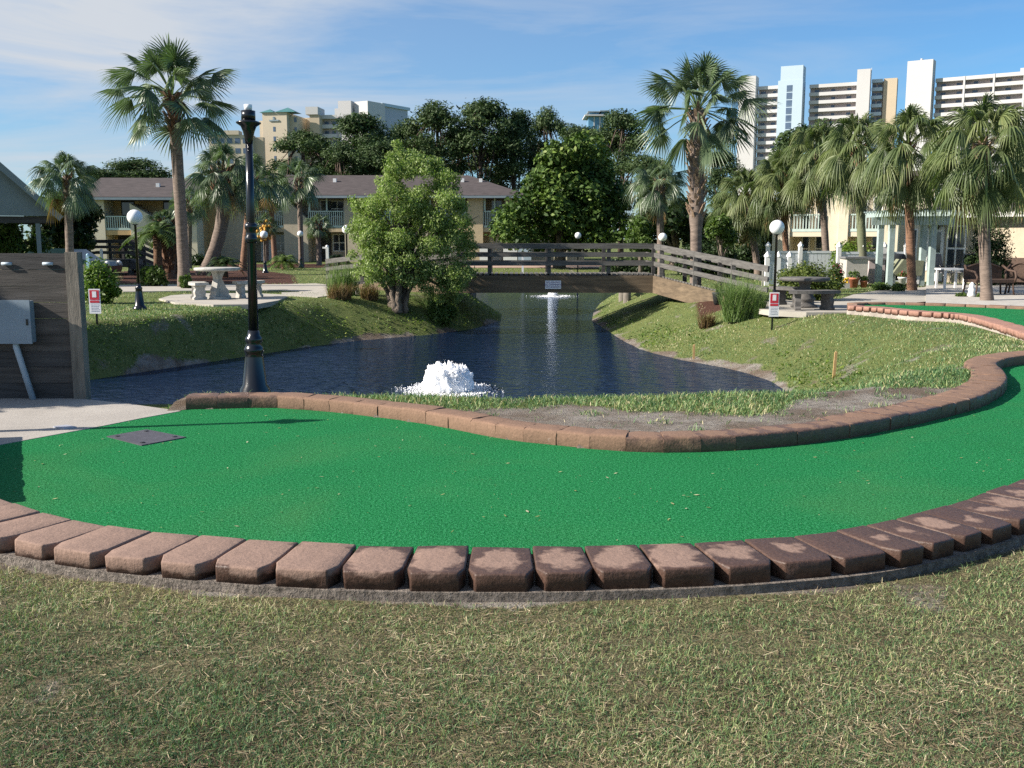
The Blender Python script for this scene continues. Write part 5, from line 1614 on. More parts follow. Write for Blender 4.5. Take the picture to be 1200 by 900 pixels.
# ================================================================== lawn
def sow(n, x0, x1, y0, y1, seed, keep, h, w_, straw, mean=.40):
    rg = np.random.default_rng(seed)
    y = y0 * (y1 / y0) ** rg.random(n) if y0 > 0 else rg.uniform(y0, y1, n)
    x = rg.uniform(x0, x1, n) if x0 is not None else rg.uniform(-.56, .56, n) * y * 1.0
    P2 = np.stack([x, y], 1); m = keep(P2, rg); P2 = P2[m]; z = height(P2)
    k = len(P2); sc = np.clip(P2[:, 1] / 4.0, 1, 9) ** .5
    patch = fbm(P2, .55, 61); patch2 = fbm(P2, 1.7, 71)
    hg = h * (.4 + 1.1 * rg.random(k) ** 1.6) * sc * (.65 + .7 * patch); wd = w_ * rg.uniform(.7, 1.3, k) * sc
    tint = rg.normal(mean, .25, k) + straw * (patch2 - .42) * 1.6 + (patch - .5) * .65 + np.where(rg.random(k) < .20, .42, 0)
    return blades_np(np.column_stack([P2, z - .006]), hg, wd, rg.uniform(.2, 1.6, k), rg, tint)


def off_turf(P2, rg, clear=.02):
    ok = sdpoly(P2, TURF) > clear
    return ok


def dist_line(P2, line):
    d = np.full(len(P2), 9.0)
    for i in range(len(line) - 1): d = np.minimum(d, sdseg(P2, line[i], line[i + 1]))
    return d


def keep_fore(P2, rg):
    d = dist_line(P2, near_in)
    yl = np.interp(P2[:, 0], nearY[:, 0], nearY[:, 1])
    bare = np.clip((fbm(P2, .22, 81) - .56) / .12, 0, .7)
    return (P2[:, 1] < yl) & (d > .44 + .05 * rg.random(len(P2))) & ((d > .58) | (rg.random(len(P2)) < .4)) & (rg.random(len(P2)) > bare)


v, f4, f3, tn = sow(380000, None, None, 1.75, 6.9, 1, keep_fore, .027, .0027, 1.1, .25)
tag(npmesh("grass", v, [f4, f3], M['grass'], tint=tn), "mown grass and straw in the foreground", "grass", kind="stuff")

rg = np.random.default_rng(77); n = 95000
y = 1.75 * (6.9 / 1.75) ** rg.random(n); x = rg.uniform(-.56, .56, n) * y; P2 = np.stack([x, y], 1); P2 = P2[keep_fore(P2, rg)]; k = len(P2); sc = np.clip(P2[:, 1] / 4, 1, 2) ** .5
L = rg.uniform(.008, .034, k) * sc; a_ = rg.uniform(0, 6.283, k); dx = np.stack([np.cos(a_), np.sin(a_), rg.uniform(-.25, .35, k)], 1) * L[:, None]; wd = np.stack([-np.sin(a_), np.cos(a_), rg.uniform(-.5, .5, k)], 1) * (.0014 * sc)[:, None]
c = np.column_stack([P2, height(P2) + rg.uniform(.001, .012, k)])
vv = np.stack([c - dx - wd, c - dx + wd, c + dx + wd * .4, c + dx - wd * .4], 1).reshape(-1, 3)
tag(npmesh("thatch", vv, np.arange(k * 4).reshape(k, 4), M['thatch'], tint=np.repeat(np.clip(rg.normal(.42, .28, k) + .6 * (fbm(P2, .5, 63) - .5), 0, 1), 4)), "dead straw lying among the foreground grass", "thatch", kind="stuff")


PADP = pad_w
slabs_w = [[xy(G(p_[0], p_[1], .03)) for p_ in q] for q in ([(90, 342), (260, 340), (372, 343), (420, 344.5), (420, 337), (330, 333), (90, 334)], [(186, 350), (205, 354.5), (250, 357), (300, 356.5), (326, 352), (337, 347.5), (300, 343.5), (240, 343.5), (200, 346)],
            [(866, 358.5), (905, 364), (945, 366), (1000, 366), (1010, 360), (1100, 352), (1210, 356), (1210, 340), (1100, 335), (1030, 340), (985, 350), (930, 350), (890, 353)], [(1085, 356), (1330, 362), (1330, 336), (1085, 332)])]


def keep_bank(P2, rg):
    ok = (sdpoly(P2, TURF) > .02) & (sdpoly(P2, POND) > .05) & ~inpoly(P2, PADP) & (sdpoly(P2, TURF2) > .42)
    for q in slabs_w: ok &= ~inpoly(P2, q)
    ok &= dist_line(P2, far_in) > .30
    yl = np.interp(P2[:, 0], nearY[:, 0], nearY[:, 1]); ok &= P2[:, 1] > yl + .5
    ok &= ~((P2[:, 0] > near_in[-1][0]) & (P2[:, 1] < 9))
    dd = dirt(P2); ok &= rg.random(len(P2)) > dd * np.where(fbm(P2, .3, 111) > .66, .6, .985)
    for q in mulch_beds: ok &= sdpoly(P2, q) > -.2
    ok &= ~((P2[:, 0] < -3.4) & (P2[:, 1] < 11))
    return ok


v, f4, f3, tn = sow(260000, None, None, 6.8, 24, 2, keep_bank, .024, .0048, .3, .21)
tag(npmesh("grass", v, [f4, f3], M['grass'], tint=tn), "short grass on the banks and lawns round the pond", "grass", kind="stuff")


def keep_strip(P2, rg):
    return keep_bank(P2, rg) & (np.abs(P2[:, 0] - .7) < 4.6)


v, f4, f3, tn = sow(60000, -4, 5.4, 7.2, 13.2, 12, keep_strip, .042, .0052, .1, .30)
tag(npmesh("grass", v, [f4, f3], M['grass'], tint=tn - .06), "longer grass along the crest between the dirt strip and the water", "grass", kind="stuff")


def keep_far(P2, rg): return keep_bank(P2, rg) & (np.abs(P2[:, 0]) < .6 * P2[:, 1])


v, f4, f3, tn = sow(110000, None, None, 20, 62, 3, keep_far, .018, .0055, .3, .30)
tag(npmesh("grass", v, [f4, f3], M['grass'], tint=tn), "lawn beyond the pond", "grass", kind="stuff")


# low leafy weeds on the slopes down to the water
def keep_lush(P2, rg):
    z = height(P2); ok = keep_bank(P2, rg) & (z < -.03) & (z > WATER + .03)
    return ok & (fbm(P2, .9, 91) + .25 * rg.random(len(P2)) > np.where(P2[:, 0] > 1.5, .66 + .35 * np.clip((z + .7) / .4, 0, 1), .48))


rg = np.random.default_rng(9)
n = 90000; P2 = np.stack([rg.uniform(-11, 8, n), rg.uniform(11, 33, n)], 1); P2 = P2[keep_lush(P2, rg)]; z = height(P2); k = len(P2)
c = np.column_stack([P2, z + rg.uniform(.01, .07, k)])
nr = rg.normal(size=(k, 3)) * .55; nr[:, 2] += 1; nr /= np.linalg.norm(nr, axis=1)[:, None]
a = np.cross(nr, rg.normal(size=(k, 3))); a /= np.linalg.norm(a, axis=1)[:, None]; b_ = np.cross(nr, a); L = rg.uniform(.018, .042, k)[:, None]
vv = np.stack([c - a * L, c + b_ * L * .55, c + a * L, c - b_ * L * .55], 1).reshape(-1, 3)
tag(npmesh("weeds", vv, np.arange(k * 4).reshape(k, 4), M['lush'], tint=np.repeat(np.clip(rg.normal(.4, .2, k) + (fbm(P2, 1.4, 95) - .5), 0, 1), 4)), "low leafy weeds on the slopes above the water", "weeds", kind="stuff")
# ================================================================== apartments
def frame_from(A, B):
    A = Vector((A.x, A.y, 0)); B = Vector((B.x, B.y, 0)); u = (B - A).normalized(); w_ = Vector((-u.y, u.x, 0))
    L = (B - A).length
    return A, L, math.atan2(u.y, u.x)


class Bld:
    """a building drawn in its own axes: s along the front, t away from the viewer"""
    def __init__(s, name, label, A, B, cat="building", z=0.0, group=None):
        o, s.L, rz = frame_from(A, B)
        s.root = thing(name, label, cat, (o.x, o.y, z), rz, group)
        s.z = z

    def p(s, px, py=280):
        """where the sight line at px meets the front plane -> s coordinate, height"""
        m = s.root.matrix_basis if False else Matrix.Translation(s.root.location) @ Matrix.Rotation(s.root.rotation_euler[2], 4, 'Z')
        r = m.inverted().to_3x3() @ ray(px, py); o = m.inverted() @ Vector((0, 0, EYE))
        k = -o.y / r.y; q = o + r * k
        return q.x, q.z

    def part(s, name, mat, *boxes, parent=None):
        b = MB()
        for q in boxes: b.box(*q)
        return b.build(name, mat, parent or s.root)


def railing(B, s0, s1, t, z0, z1, step=.14, mat=None):
    """one balcony rail with its pickets"""
    b = MB(); b.box(s0, s1, t - .04, t + .04, z1 - .07, z1); b.box(s0, s1, t - .04, t + .04, z0, z0 + .14)
    n = int((s1 - s0) / step)
    for i in range(n + 1):
        x = s0 + (s1 - s0) * i / n; b.box(x - .025, x + .025, t - .02, t + .02, z0 + .141, z1 - .071)
    return b.build("balcony_rail", mat or M['rail'], B.root)


def window(B, s0, s1, z0, z1, t=-.03, frame=None, mull=1, glass=None):
    b = MB(); b.box(s0, s1, t, t + .025, z0, z1); f = b.build("window", frame or M['white'], B.root)
    b = MB(); w_ = .07; n = mull + 1; W = (s1 - s0 - w_ * (n + 1)) / n
    for i in range(n):
        x = s0 + w_ + i * (W + w_); b.box(x, x + W, t - .012, t - .003, z0 + w_, (z0 + z1) / 2 - w_ / 2); b.box(x, x + W, t - .012, t - .003, (z0 + z1) / 2 + w_ / 2, z1 - w_)
    b.build("pane", glass or M['glass'], f)
    return f


def roof_mesh(B, s0, s1, t0, t1, ze, zr, hip0=0, hip1=0, over=.5):
    b = MB(); s0 -= over; s1 += over; t0 -= over; t1 += over; tm = (t0 + t1) / 2
    vs = [(s0, t0, ze), (s1, t0, ze), (s1, t1, ze), (s0, t1, ze), (s0 + hip0, tm, zr), (s1 - hip1, tm, zr)]
    lo = [(v[0], v[1], v[2] - .18) for v in vs[:4]]
    b.add(vs + lo, [(0, 1, 5, 4), (2, 3, 4, 5), (1, 2, 5), (3, 0, 4), (6, 9, 8, 7), (0, 6, 7, 1), (1, 7, 8, 2), (2, 8, 9, 3), (3, 9, 6, 0)])
    r = b.build("roof", M['roof'], B.root)
    b = MB(); b.box(s0, s1, t0 - .10, t0 - .003, ze - .20, ze - .04); b.build("gutter", M['gutter'], r)
    return r


Yb = 70.0
B = Bld("apartment_building", "long two-storey tan apartment block with pale balconies behind the pond", V(232, 300, Yb), V(612, 300, Yb), z=.0)
_, ze = B.p(400, 229); _, zr = B.p(400, 206); _, zt = B.p(400, 247); _, zf = B.p(400, 267); zr += .35
L = B.L
B.part("back_wall", M['stuccog'], (0, L, 1.9, 10, -.2, ze))
B.part("balcony_floor", M['stucco'], (0, L, .1, 1.88, zf - .28, zf))
rf = roof_mesh(B, 0, L, 0, 10, ze, zr, 0, 4.5)
b = MB()
for px in (540, 562, 385, 450): x = B.p(px)[0]; b.box(x - .12, x + .12, 3, 3.25, zr - 1.4, zr - .35)
b.build("vent_pipe", M['white'], rf)
fins = [(232, 257, M['stuccoo'], 0), (258, 291, M['stuccog'], 0), (333, 361, M['stuccog'], 1), (404, 432, M['stuccog'], 1), (476, 502, M['stuccog'], 1), (548, 566, M['stucco'], 0), (592, 612, M['stucco'], 0)]  # first two: the wall's lit ochre and shaded grey-tan, put in as colours
for a, c, mt, slant in fins:
    x0, x1 = B.p(a)[0], B.p(c)[0]
    if slant:
        b = MB(); b.add([(x0, 0, -.2), (x1, 0, -.2), (x1, 0, zf + .6), (x0, 0, ze - .05), (x0, 1.89, -.2), (x1, 1.89, -.2), (x1, 1.89, zf + .6), (x0, 1.89, ze - .05)], [(0, 1, 2, 3), (7, 6, 5, 4), (0, 4, 5, 1), (1, 5, 6, 2), (2, 6, 7, 3), (3, 7, 4, 0)])
        b.build("stair_wall", mt, B.root)
    else: B.part("wall", mt, (x0, x1, 0, 1.89, -.2, ze - .19))
bays = [(291, 333), (361, 404), (432, 476), (502, 548), (566, 592)]
for i, (a, c) in enumerate(bays):
    x0, x1 = B.p(a)[0] + .05, B.p(c)[0] - .05
    railing(B, x0, x1, .15, zf + .02, zt)
    m = (x0 + x1) / 2
    window(B, x0 + .5, x0 + 1.3, zf + .06, zf + 2.0, 1.86, M['white'], 0)
    if x1 - x0 > 2.2: window(B, x1 - 1.25, x1 - .25, zf + .8, zf + 1.95, 1.86, M['white'], 1)
    B.part("door", M['white'] if i % 2 == 0 else M['woodd'], (x0 + .35, x0 + 1.25, 1.84, 1.895, -.1, 2.0))
    window(B, m + .1, x1 - .2, .7, 1.95, 1.86, M['white'], 1)
    B.part("post", M['rail'], (x0, x0 + .14, .16, .30, zt + .01, ze - .19), (m, m + .1, .16, .28, zt + .01, ze - .19))
for a, c, mt in ((563, 576, M['white']), (590, 607, M['white']), (606, 622, M['pipe']), (648, 663, M['cream'])):
    x0, x1 = B.p(a)[0], B.p(c)[0]
    B.part("patio_screen", mt, (x0, x1, -1.9, -1.8, -.1, B.p(600, 291)[1]))
B.part("return_wall", M['stucco'], (L, L + 4.6, 3.0, 9.5, -.2, 2.5))

B = Bld("apartment_building", "smaller tan apartment block with an ochre balcony on the far left", V(106, 300, 66), V(231, 300, 66.5), z=.0)
_, ze = B.p(160, 231); _, zr = B.p(160, 209); _, zt = B.p(140, 253); _, zf = B.p(140, 270); L = B.L; zr += .3
B.part("back_wall", M['stuccoo'], (0, L, 1.9, 9, -.2, ze))
B.part("balcony_floor", M['stuccoo'], (0, L, .1, 1.88, zf - .3, zf))
rf = roof_mesh(B, 0, L, 0, 9, ze, zr, 0, 0)
b = MB(); x = B.p(178)[0]; b.box(x - .12, x + .12, 2, 2.25, zr - 1.5, zr - .5); b.build("vent_pipe", M['white'], rf)
for a, c in ((106, 124), (213, 231)): B.part("wall", M['cream'], (B.p(a)[0], B.p(c)[0], 0, 1.89, -.2, ze - .19))
x0, x1 = B.p(154)[0], B.p(180)[0]
b = MB(); b.add([(x0, 0, -.2), (x1, 0, -.2), (x1, 0, zf + .9), (x0, 0, ze - .4), (x0, 1.89, -.2), (x1, 1.89, -.2), (x1, 1.89, zf + .9), (x0, 1.89, ze - .4)], [(0, 1, 2, 3), (7, 6, 5, 4), (0, 4, 5, 1), (1, 5, 6, 2), (2, 6, 7, 3), (3, 7, 4, 0)]); b.build("stair_wall", M['cream'], B.root)
for a, c in ((124, 154), (180, 213)):
    x0, x1 = B.p(a)[0] + .03, B.p(c)[0] - .03; railing(B, x0, x1, .15, zf + .02, zt)
    window(B, x1 - 1.1 if a < 150 else x0 + .2, x1 - .2 if a < 150 else x0 + 1.2, zf + .05, zf + 2.0, 1.86, M['woodd'], 0)
    B.part("door", M['woodd'], (x0 + .2, x0 + 1.0, 1.84, 1.895, -.1, 2.0))

# cream balconied block on the right
B = Bld("apartment_building", "cream apartment block with glass-green balconies behind the white fence", V(905, 300, 50), V(1090, 300, 47), z=.0)
_, zt = B.p(950, 251); _, zf = B.p(950, 272); _, ztop = B.p(950, 222); L = B.L
B.part("back_wall", M['cream'], (0, L, 1.7, 9, -.2, ztop + .6))
B.part("balcony_floor", M['cream'], (B.p(925)[0], B.p(966)[0], .1, 1.68, zf - .22, zf), (B.p(993)[0], B.p(1034)[0], .1, 1.68, zf - .22, zf))
for a, c, yt in ((966, 982, 232), (982, 993, 227), (905, 925, 236), (1034, 1052, 240)):
    B.part("wall", M['cream'], (B.p(a)[0], B.p(c)[0], 0.0 if a != 966 else .2, 1.69, -.2, B.p((a + c) / 2, yt)[1]))
railing(B, B.p(926)[0], B.p(965)[0], .12, zf + .02, zt); railing(B, B.p(994)[0], B.p(1033)[0], .12, zf + .02, zt)
for a, c in ((934, 944), (950, 960), (1003, 1012), (1018, 1030)):
    window(B, B.p(a)[0], B.p(c)[0], zf + .1, zf + 1.75, 1.66, M['white'], 0); window(B, B.p(a)[0], B.p(c)[0], .4, 1.8, 1.66, M['white'], 0)
for a, c in ((1058, 1064), (1067, 1074)): window(B, B.p(a)[0], B.p(c)[0], .3, 2.1, 1.66, M['white'], 0)
b = MB(); b.box(-.3, L + .3, 1.2, 9.4, ztop + .6, ztop + .85); b.build("roof", M['roof'], B.root)

# low house on the right
B = Bld("house", "low beige house with white-framed windows and a brown roof on the far right", V(1077, 330, 37.5), V(1330, 335, 31.5), z=.04)
_, ze = B.p(1085, 250); L = B.L
B.part("wall", M['stuccog'], (0, L, 0, 8, -.2, ze))
b = MB(); o_ = .45
b.add([(-o_, -o_, ze), (L + o_, -o_, ze), (L + o_, 8.4, ze), (-o_, 8.4, ze), (-o_ + 2.5, 4, ze + 1.3), (L + o_, 4, ze + 1.3), (-o_, -o_, ze - .2), (L + o_, -o_, ze - .2), (L + o_, 8.4, ze - .2), (-o_, 8.4, ze - .2)], [(0, 1, 5, 4), (2, 3, 4, 5), (1, 2, 5), (3, 0, 4), (9, 8, 7, 6), (0, 6, 7, 1), (1, 7, 8, 2), (2, 8, 9, 3), (3, 9, 6, 0)])
rf = b.build("roof", M['roof'], B.root)
b = MB(); b.box(-o_, L + o_, -o_ - .12, -o_ - .004, ze - .19, ze - .02); b.build("gutter", M['white'], rf)
_, z1 = B.p(1120, 264); _, z0 = B.p(1120, 318)
window(B, B.p(1110)[0], B.p(1133)[0], z0, z1, -.04, M['white'], 1)
x0, x1 = B.p(1094)[0], B.p(1107)[0]
dr = B.part("door", M['white'], (x0, x1, -.06, .02, .0, z1 - .05))
B.part("pane", M['glass'], (x0 + .12, x1 - .12, -.075, -.063, z1 * .52, z1 - .25), parent=dr)
window(B, B.p(1080)[0], B.p(1089)[0], z0, z1 - .1, -.04, M['white'], 0)
_, zb = B.p(1190, 302); B.part("base_course", M['wicker'], (B.p(1178)[0], L, -.06, -.002, -.1, zb))
b = MB(); b.smooth = True; x, z = B.p(1102, 258); b.tube([(x, -.03, z), (x, -.16, z + .05), (x, -.2, z - .12)], .03, 6); b.lathe([(.05, z - .35), (.09, z - .28), (.05, z - .1)], 8, (x, -.2, 0)); b.build("wall_lantern", M['black'], B.root)

# pergola
Yp = 34.0
pg = thing("pergola", "sage green wooden pergola in front of the low house", "pergola", (V(1030, 330, Yp).x, Yp, H(V(1030, 330, Yp).x, Yp)))
z0 = pg.location.z; X0 = pg.location.x
zt = V(1060, 259, Yp).z - z0
for px, yy in ((1030.5, 0), (1043.5, -.9), (1081, 0), (1092, -.9)):
    b = MB(); x = V(px, 300, Yp + yy).x - X0; b.box(x - .09, x + .09, yy - .09, yy + .09, -.1, zt); b.build("post", M['pergola'], pg)
for yy in (-.9, 0):
    b = MB(); b.box(V(1018, 300, Yp).x - X0, V(1104, 300, Yp).x - X0, yy - .13, yy - .095, zt - .14, zt + .12); b.build("beam", M['pergola'], pg)
for i in range(9):
    b = MB(); x = V(1022 + i * 9.8, 300, Yp).x - X0; b.box(x - .03, x + .03, -1.5, .7, zt + .125, zt + .28); b.build("rafter", M['pergola'], pg)
b = MB()
for i in range(9): b.box(V(1018, 300, Yp).x - X0, V(1104, 300, Yp).x - X0, -1.45 + i * .26, -1.40 + i * .26, zt + .285, zt + .33)
b.build("lattice", M['pergola'], pg)

# vinyl fences
def vfence(label, pxs, Y, y_top, y_bot, lattice=True):
    p0 = V(pxs[0], y_bot, Y); t = thing("vinyl_fence", label, "fence", (p0.x, Y, H(p0.x, Y)))
    z0 = t.location.z; zt = V(pxs[0], y_top, Y).z - z0; X0 = p0.x
    for px in pxs:
        x = V(px, y_top, Y).x - X0; b = MB(); b.box(x - .07, x + .07, -.07, .07, -.1, zt + .18); b.lathe([(.12, zt + .18), (.12, zt + .22), (.01, zt + .36)], 4, (x, 0, 0)); b.build("post", M['white'], t)
    for a, c in zip(pxs[:-1], pxs[1:]):
        x0, x1 = V(a, y_top, Y).x - X0 + .075, V(c, y_top, Y).x - X0 - .075
        b = MB(); b.box(x0, x1, -.03, .03, zt - .09, zt); b.box(x0, x1, -.03, .03, .05, .17)
        n = max(2, int((x1 - x0) / .15)); w_ = (x1 - x0) / n
        for i in range(n): b.box(x0 + i * w_ + .006, x0 + (i + 1) * w_ - (.006 if not lattice else .05), -.015, .015, .172, zt - .093)
        b.build("panel", M['vinyl'], t)
    return t


vfence("white vinyl fence with capped posts behind the globe lamp and clipped bush", [900, 938, 983], 39, 294, 322, False)
vfence("grey white vinyl fence with capped posts left of the pergola", [983, 1010, 1036, 1062], 36, 295, 332, False)
vfence("short white picket rail near the end of the bridge ramp", [899, 912, 925], 34, 307, 326, True)

# patio things
def patio(px, py, Y): p = V(px, py, Y); return Vector((p.x, Y, max(H(p.x, Y), .06)))


def chair(label, px, py, Y, rz):
    t = thing("patio_chair", label, "chair", patio(px, py, Y), rz, "grey patio chairs")
    b = MB(); b.box(-.25, .25, -.24, .26, .40, .43); b.build("seat", M['mesh'], t)
    b = MB(); b.M = Matrix.Translation((0, .27, .43)) @ Matrix.Rotation(R(-14), 4, 'X'); b.box(-.25, .25, -.015, .015, 0, .62); b.build("backrest", M['mesh'], t)
    for s_ in (-1, 1):
        for a, c in (((s_ * .25, -.22, .42), (s_ * .27, -.30, 0)), ((s_ * .25, .24, .42), (s_ * .27, .34, 0))):
            b = MB(); b.smooth = True; b.tube([a, c], .018, 6); b.build("leg", M['black'], t)
        b = MB(); b.smooth = True; b.tube([(s_ * .27, -.24, .42), (s_ * .29, -.22, .62), (s_ * .29, .25, .66)], .018, 6); b.build("armrest", M['black'], t)
    return t


chair("grey patio chair left of the small white table, in front of the white door", 1106, 333, 33.5, R(25))
chair("grey patio chair right of the small white table, below the window", 1127, 334, 34, R(-55))
t = thing("side_table", "small white square table between the two grey patio chairs", "table", patio(1113, 338, 31))
b = MB(); b.box(-.36, .36, -.36, .36, .58, .63); b.build("tabletop", M['white'], t)
for sx in (-1, 1):
    for sy in (-1, 1): b = MB(); b.box(sx * .3 - .03, sx * .3 + .03, sy * .3 - .03, sy * .3 + .03, 0, .579); b.build("leg", M['white'], t)


def settee(label, px, py, Y, w_, rz):
    t = thing("wicker_seat", label, "bench", patio(px, py, Y), rz, "brown wicker seats")
    b = MB(); b.box(-w_ / 2, w_ / 2, -.3, .3, .34, .43); b.build("seat", M['wicker'], t)
    b = MB(); b.smooth = True; n = 12; pts = [(-w_ / 2 + w_ * i / n, .3, .72 + .14 * math.sin(math.pi * i / n)) for i in range(n + 1)]; b.tube(pts, .03, 6); b.smooth = False
    for i in range(n): x = pts[i]; y = pts[i + 1]; b.add([(x[0], .30, .43), (y[0], .30, .43), (y[0], .30, y[2]), (x[0], .30, x[2]), (x[0], .33, .43), (y[0], .33, .43), (y[0], .33, y[2]), (x[0], .33, x[2])], [(0, 1, 2, 3), (7, 6, 5, 4)])
    b.build("backrest", M['wicker'], t)
    for s_ in (-1, 1):
        b = MB(); b.smooth = True; b.tube([(s_ * w_ / 2, .3, .8), (s_ * (w_ / 2 + .05), .1, .68), (s_ * (w_ / 2 + .03), -.25, .64), (s_ * w_ / 2, -.34, .5), (s_ * w_ / 2, -.3, .36)], .035, 6); b.build("armrest", M['wicker'], t)
        for yy in (-.27, .27): b = MB(); b.smooth = True; b.tube([(s_ * (w_ / 2 - .05), yy, .36), (s_ * (w_ / 2 + .0), yy * 1.1, 0)], .028, 6); b.build("leg", M['wicker'], t)
    return t


settee("wide brown wicker settee behind the biggest shaggy palm's trunk", 1158, 345, 27.5, 1.15, R(8))
settee("brown wicker armchair at the right edge by the house wall", 1192, 345, 28.0, .55, R(-35))
t = thing("garden_ornament", "small white garden ornament between two low plants", "ornament", patio(1138, 351, 26.5))
b = MB(); b.smooth = True; b.lathe([(.09, 0), (.11, .05), (.08, .12), (.10, .2), (.05, .27), (.065, .33), (.02, .39)], 12); b.build("figure", M['white'], t)


def pot(label, px, py, Y, r, h, plant, seed, mat='terracotta'):
    p = patio(px, py, Y); t = thing("flower_pot", label, "pot", p)
    b = MB(); b.smooth = True; b.lathe([(r * .7, 0), (r * .95, h * .8), (r * 1.08, h * .82), (r * 1.08, h), (r * .9, h)], 14); b.build("pot", M[mat], t)
    v, f, tn = leaf_cloud([(Vector((0, 0, h + r * .5)), (r * 1.1, r * 1.1, r * .8), 1)], 160, .10, seed); npmesh("plant", v, f, M[plant], t, tint=tn)


pot("terracotta pot with a green plant at the patio's left corner", 1000, 337, 31.5, .17, .32, 'shrub', 1)
pot("small terracotta pot right of the larger one", 1012, 338, 31.5, .12, .22, 'shrub', 2)
pot("white pot with red flowers beside the pergola palm's trunk", 1057, 332, 33.5, .14, .26, 'flower', 3, 'white')
p = patio(986, 340, 31); t = thing("flower_pot", "low pale trough of yellow flowers by the clipped bush", "pot", p)
b = MB(); b.box(-.22, .22, -.12, .12, 0, .16); b.build("pot", M['conc'], t)
b = MB(); b.smooth = True; rr_ = random.Random(3)
for i in range(36): b.ball((rr_.uniform(-.2, .2), rr_.uniform(-.1, .1), .17 + rr_.random() * .14), .035, 5, 3)
b.build("flowers", M['yellow'], t)


def bin_(label, px, Y, w_, h_, mat):
    t = thing("storage_bin", label, "bin", patio(px, 333, Y)); b = MB(); b.prism([(-w_ * .45, -.3), (w_ * .45, -.3), (w_ * .5, .3), (-w_ * .5, .3)], 0, h_); b.build("bin_body", mat, t)
    b = MB(); b.box(-w_ * .54, w_ * .54, -.36, .36, h_ + .002, h_ + .06); b.build("lid", M['mesh'], t)


bin_("beige storage bin left of the green-stained palm trunk", 1000, 33.8, .8, .88, M['bin'])
bin_("taupe storage bin right of the green-stained palm trunk", 1023, 34.6, .62, .82, M['pinkfar'])
t = thing("grill", "covered dark barbecue grill under the pergola", "grill", patio(1044, 332, 34.9))
b = MB(); b.box(-.3, .3, -.25, .25, .1, .75); b.build("cabinet", M['cover'], t)
b = MB(); b.smooth = True; b.M = Matrix.Translation((0, 0, .75)) @ Matrix.Rotation(R(90), 4, 'Y'); b.lathe([(.05, -.42), (.27, -.40), (.29, 0), (.27, .40), (.05, .42)], 16); b.build("hood", M['cover'], t)
for s_ in (-1, 1): b = MB(); b.smooth = True; b.M = Matrix.Translation((s_ * .3, -.2, .1)) @ Matrix.Rotation(R(90), 4, 'Y'); b.lathe([(.10, -.03), (.10, .03)], 12); b.build("wheel", M['tyre'], t)
t = thing("lounge_chair", "reclined olive covered lounge chair under the pergola", "chair", patio(1058, 333, 34.2), R(0))
b = MB(); b.add([(-.55, -.35, .30), (-.15, -.35, .85), (.55, -.35, .80), (.50, -.35, .30), (-.55, .35, .30), (-.15, .35, .85), (.55, .35, .80), (.50, .35, .30)], [(0, 1, 2, 3), (7, 6, 5, 4), (0, 4, 5, 1), (1, 5, 6, 2), (2, 6, 7, 3), (3, 7, 4, 0)]); b.build("cover", M['olive'], t)
for sx in (-.42, .4): b = MB(); b.box(sx - .04, sx + .04, -.3, .3, 0, .30); b.build("leg", M['white'], t)

# parked car glimpsed past the fence post
t = thing("parked_car", "dark car mostly hidden behind the plank fence's corner post", "car", (V(78, 316, 40).x, 40, H(V(78, 316, 40).x, 40)), 0)
b = MB(); pr = [(-2.1, .3), (2.1, .3), (2.2, .6), (2.05, .78), (1.2, .88), (.55, 1.32), (-1.0, 1.36), (-1.75, .95), (-2.15, .85)]
vs = [(x, -.82, z) for x, z in pr] + [(x, .82, z) for x, z in pr]; n = len(pr); b.add(vs, [tuple(range(n)), tuple(range(n, 2 * n))[::-1]] + [(i, n + i, n + (i + 1) % n, (i + 1) % n) for i in range(n)])
bo = b.build("body", M['carpaint'], t); bo.scale = (.9, 1, .9)
b = MB(); b.box(-.85, .35, -.76, -.745, .86, 1.13); b.build("side_window", M['glass'], t)
for s_ in (-1, 1):
    b = MB(); b.smooth = True; b.ball((1.9, s_ * .6, .62), .12, 10, 6); b.build("headlight", M['white'], t)
    for yy in (-.74, .74): b = MB(); b.smooth = True; b.M = Matrix.Translation((s_ * 1.2, yy, .32)) @ Matrix.Rotation(R(90), 4, 'X'); b.lathe([(.32, -.1), (.32, .1)], 18); b.build("wheel", M['tyre'], t)


# ================================================================== high-rises
def wing(B, s0, s1, t0, z_top, fl, zmin=0, dep=2.2, wall=None, par=None, bays=0, endbay=0):
    """open galleries: one recessed wall with a parapet band per storey"""
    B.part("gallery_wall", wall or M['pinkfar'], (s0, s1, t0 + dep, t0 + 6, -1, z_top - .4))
    n = int((z_top - zmin) / fl)
    for i in range(n + 1):
        z = z_top - i * fl
        B.part("balcony", par or M['whitefar'], (s0, s1, t0, t0 + .25, z - 1.25, z), (s0, s1, t0 + .252, t0 + dep - .01, z - 1.25, z - 1.0))
    rg_ = random.Random(int(s0 * 10)); m = max(2, int((s1 - s0) / 5.0))
    for i in range(1, min(n, 11) + 1):
        for j in range(m):
            x = s0 + (s1 - s0) * (j + .5) / m; z = z_top - i * fl
            B.part("gallery_door", M['glassfar'], (x - .9 + rg_.uniform(-.3, .3), x + .5, t0 + dep - .06, t0 + dep - .004, z - .9, z + 1.2))
    for j in range(bays):
        x = s0 + (s1 - s0) * (j + 1) / (bays + 1); B.part("fin", M['whitefar'], (x - .3, x + .3, t0 - .15, t0 + dep, -1, z_top + .02))


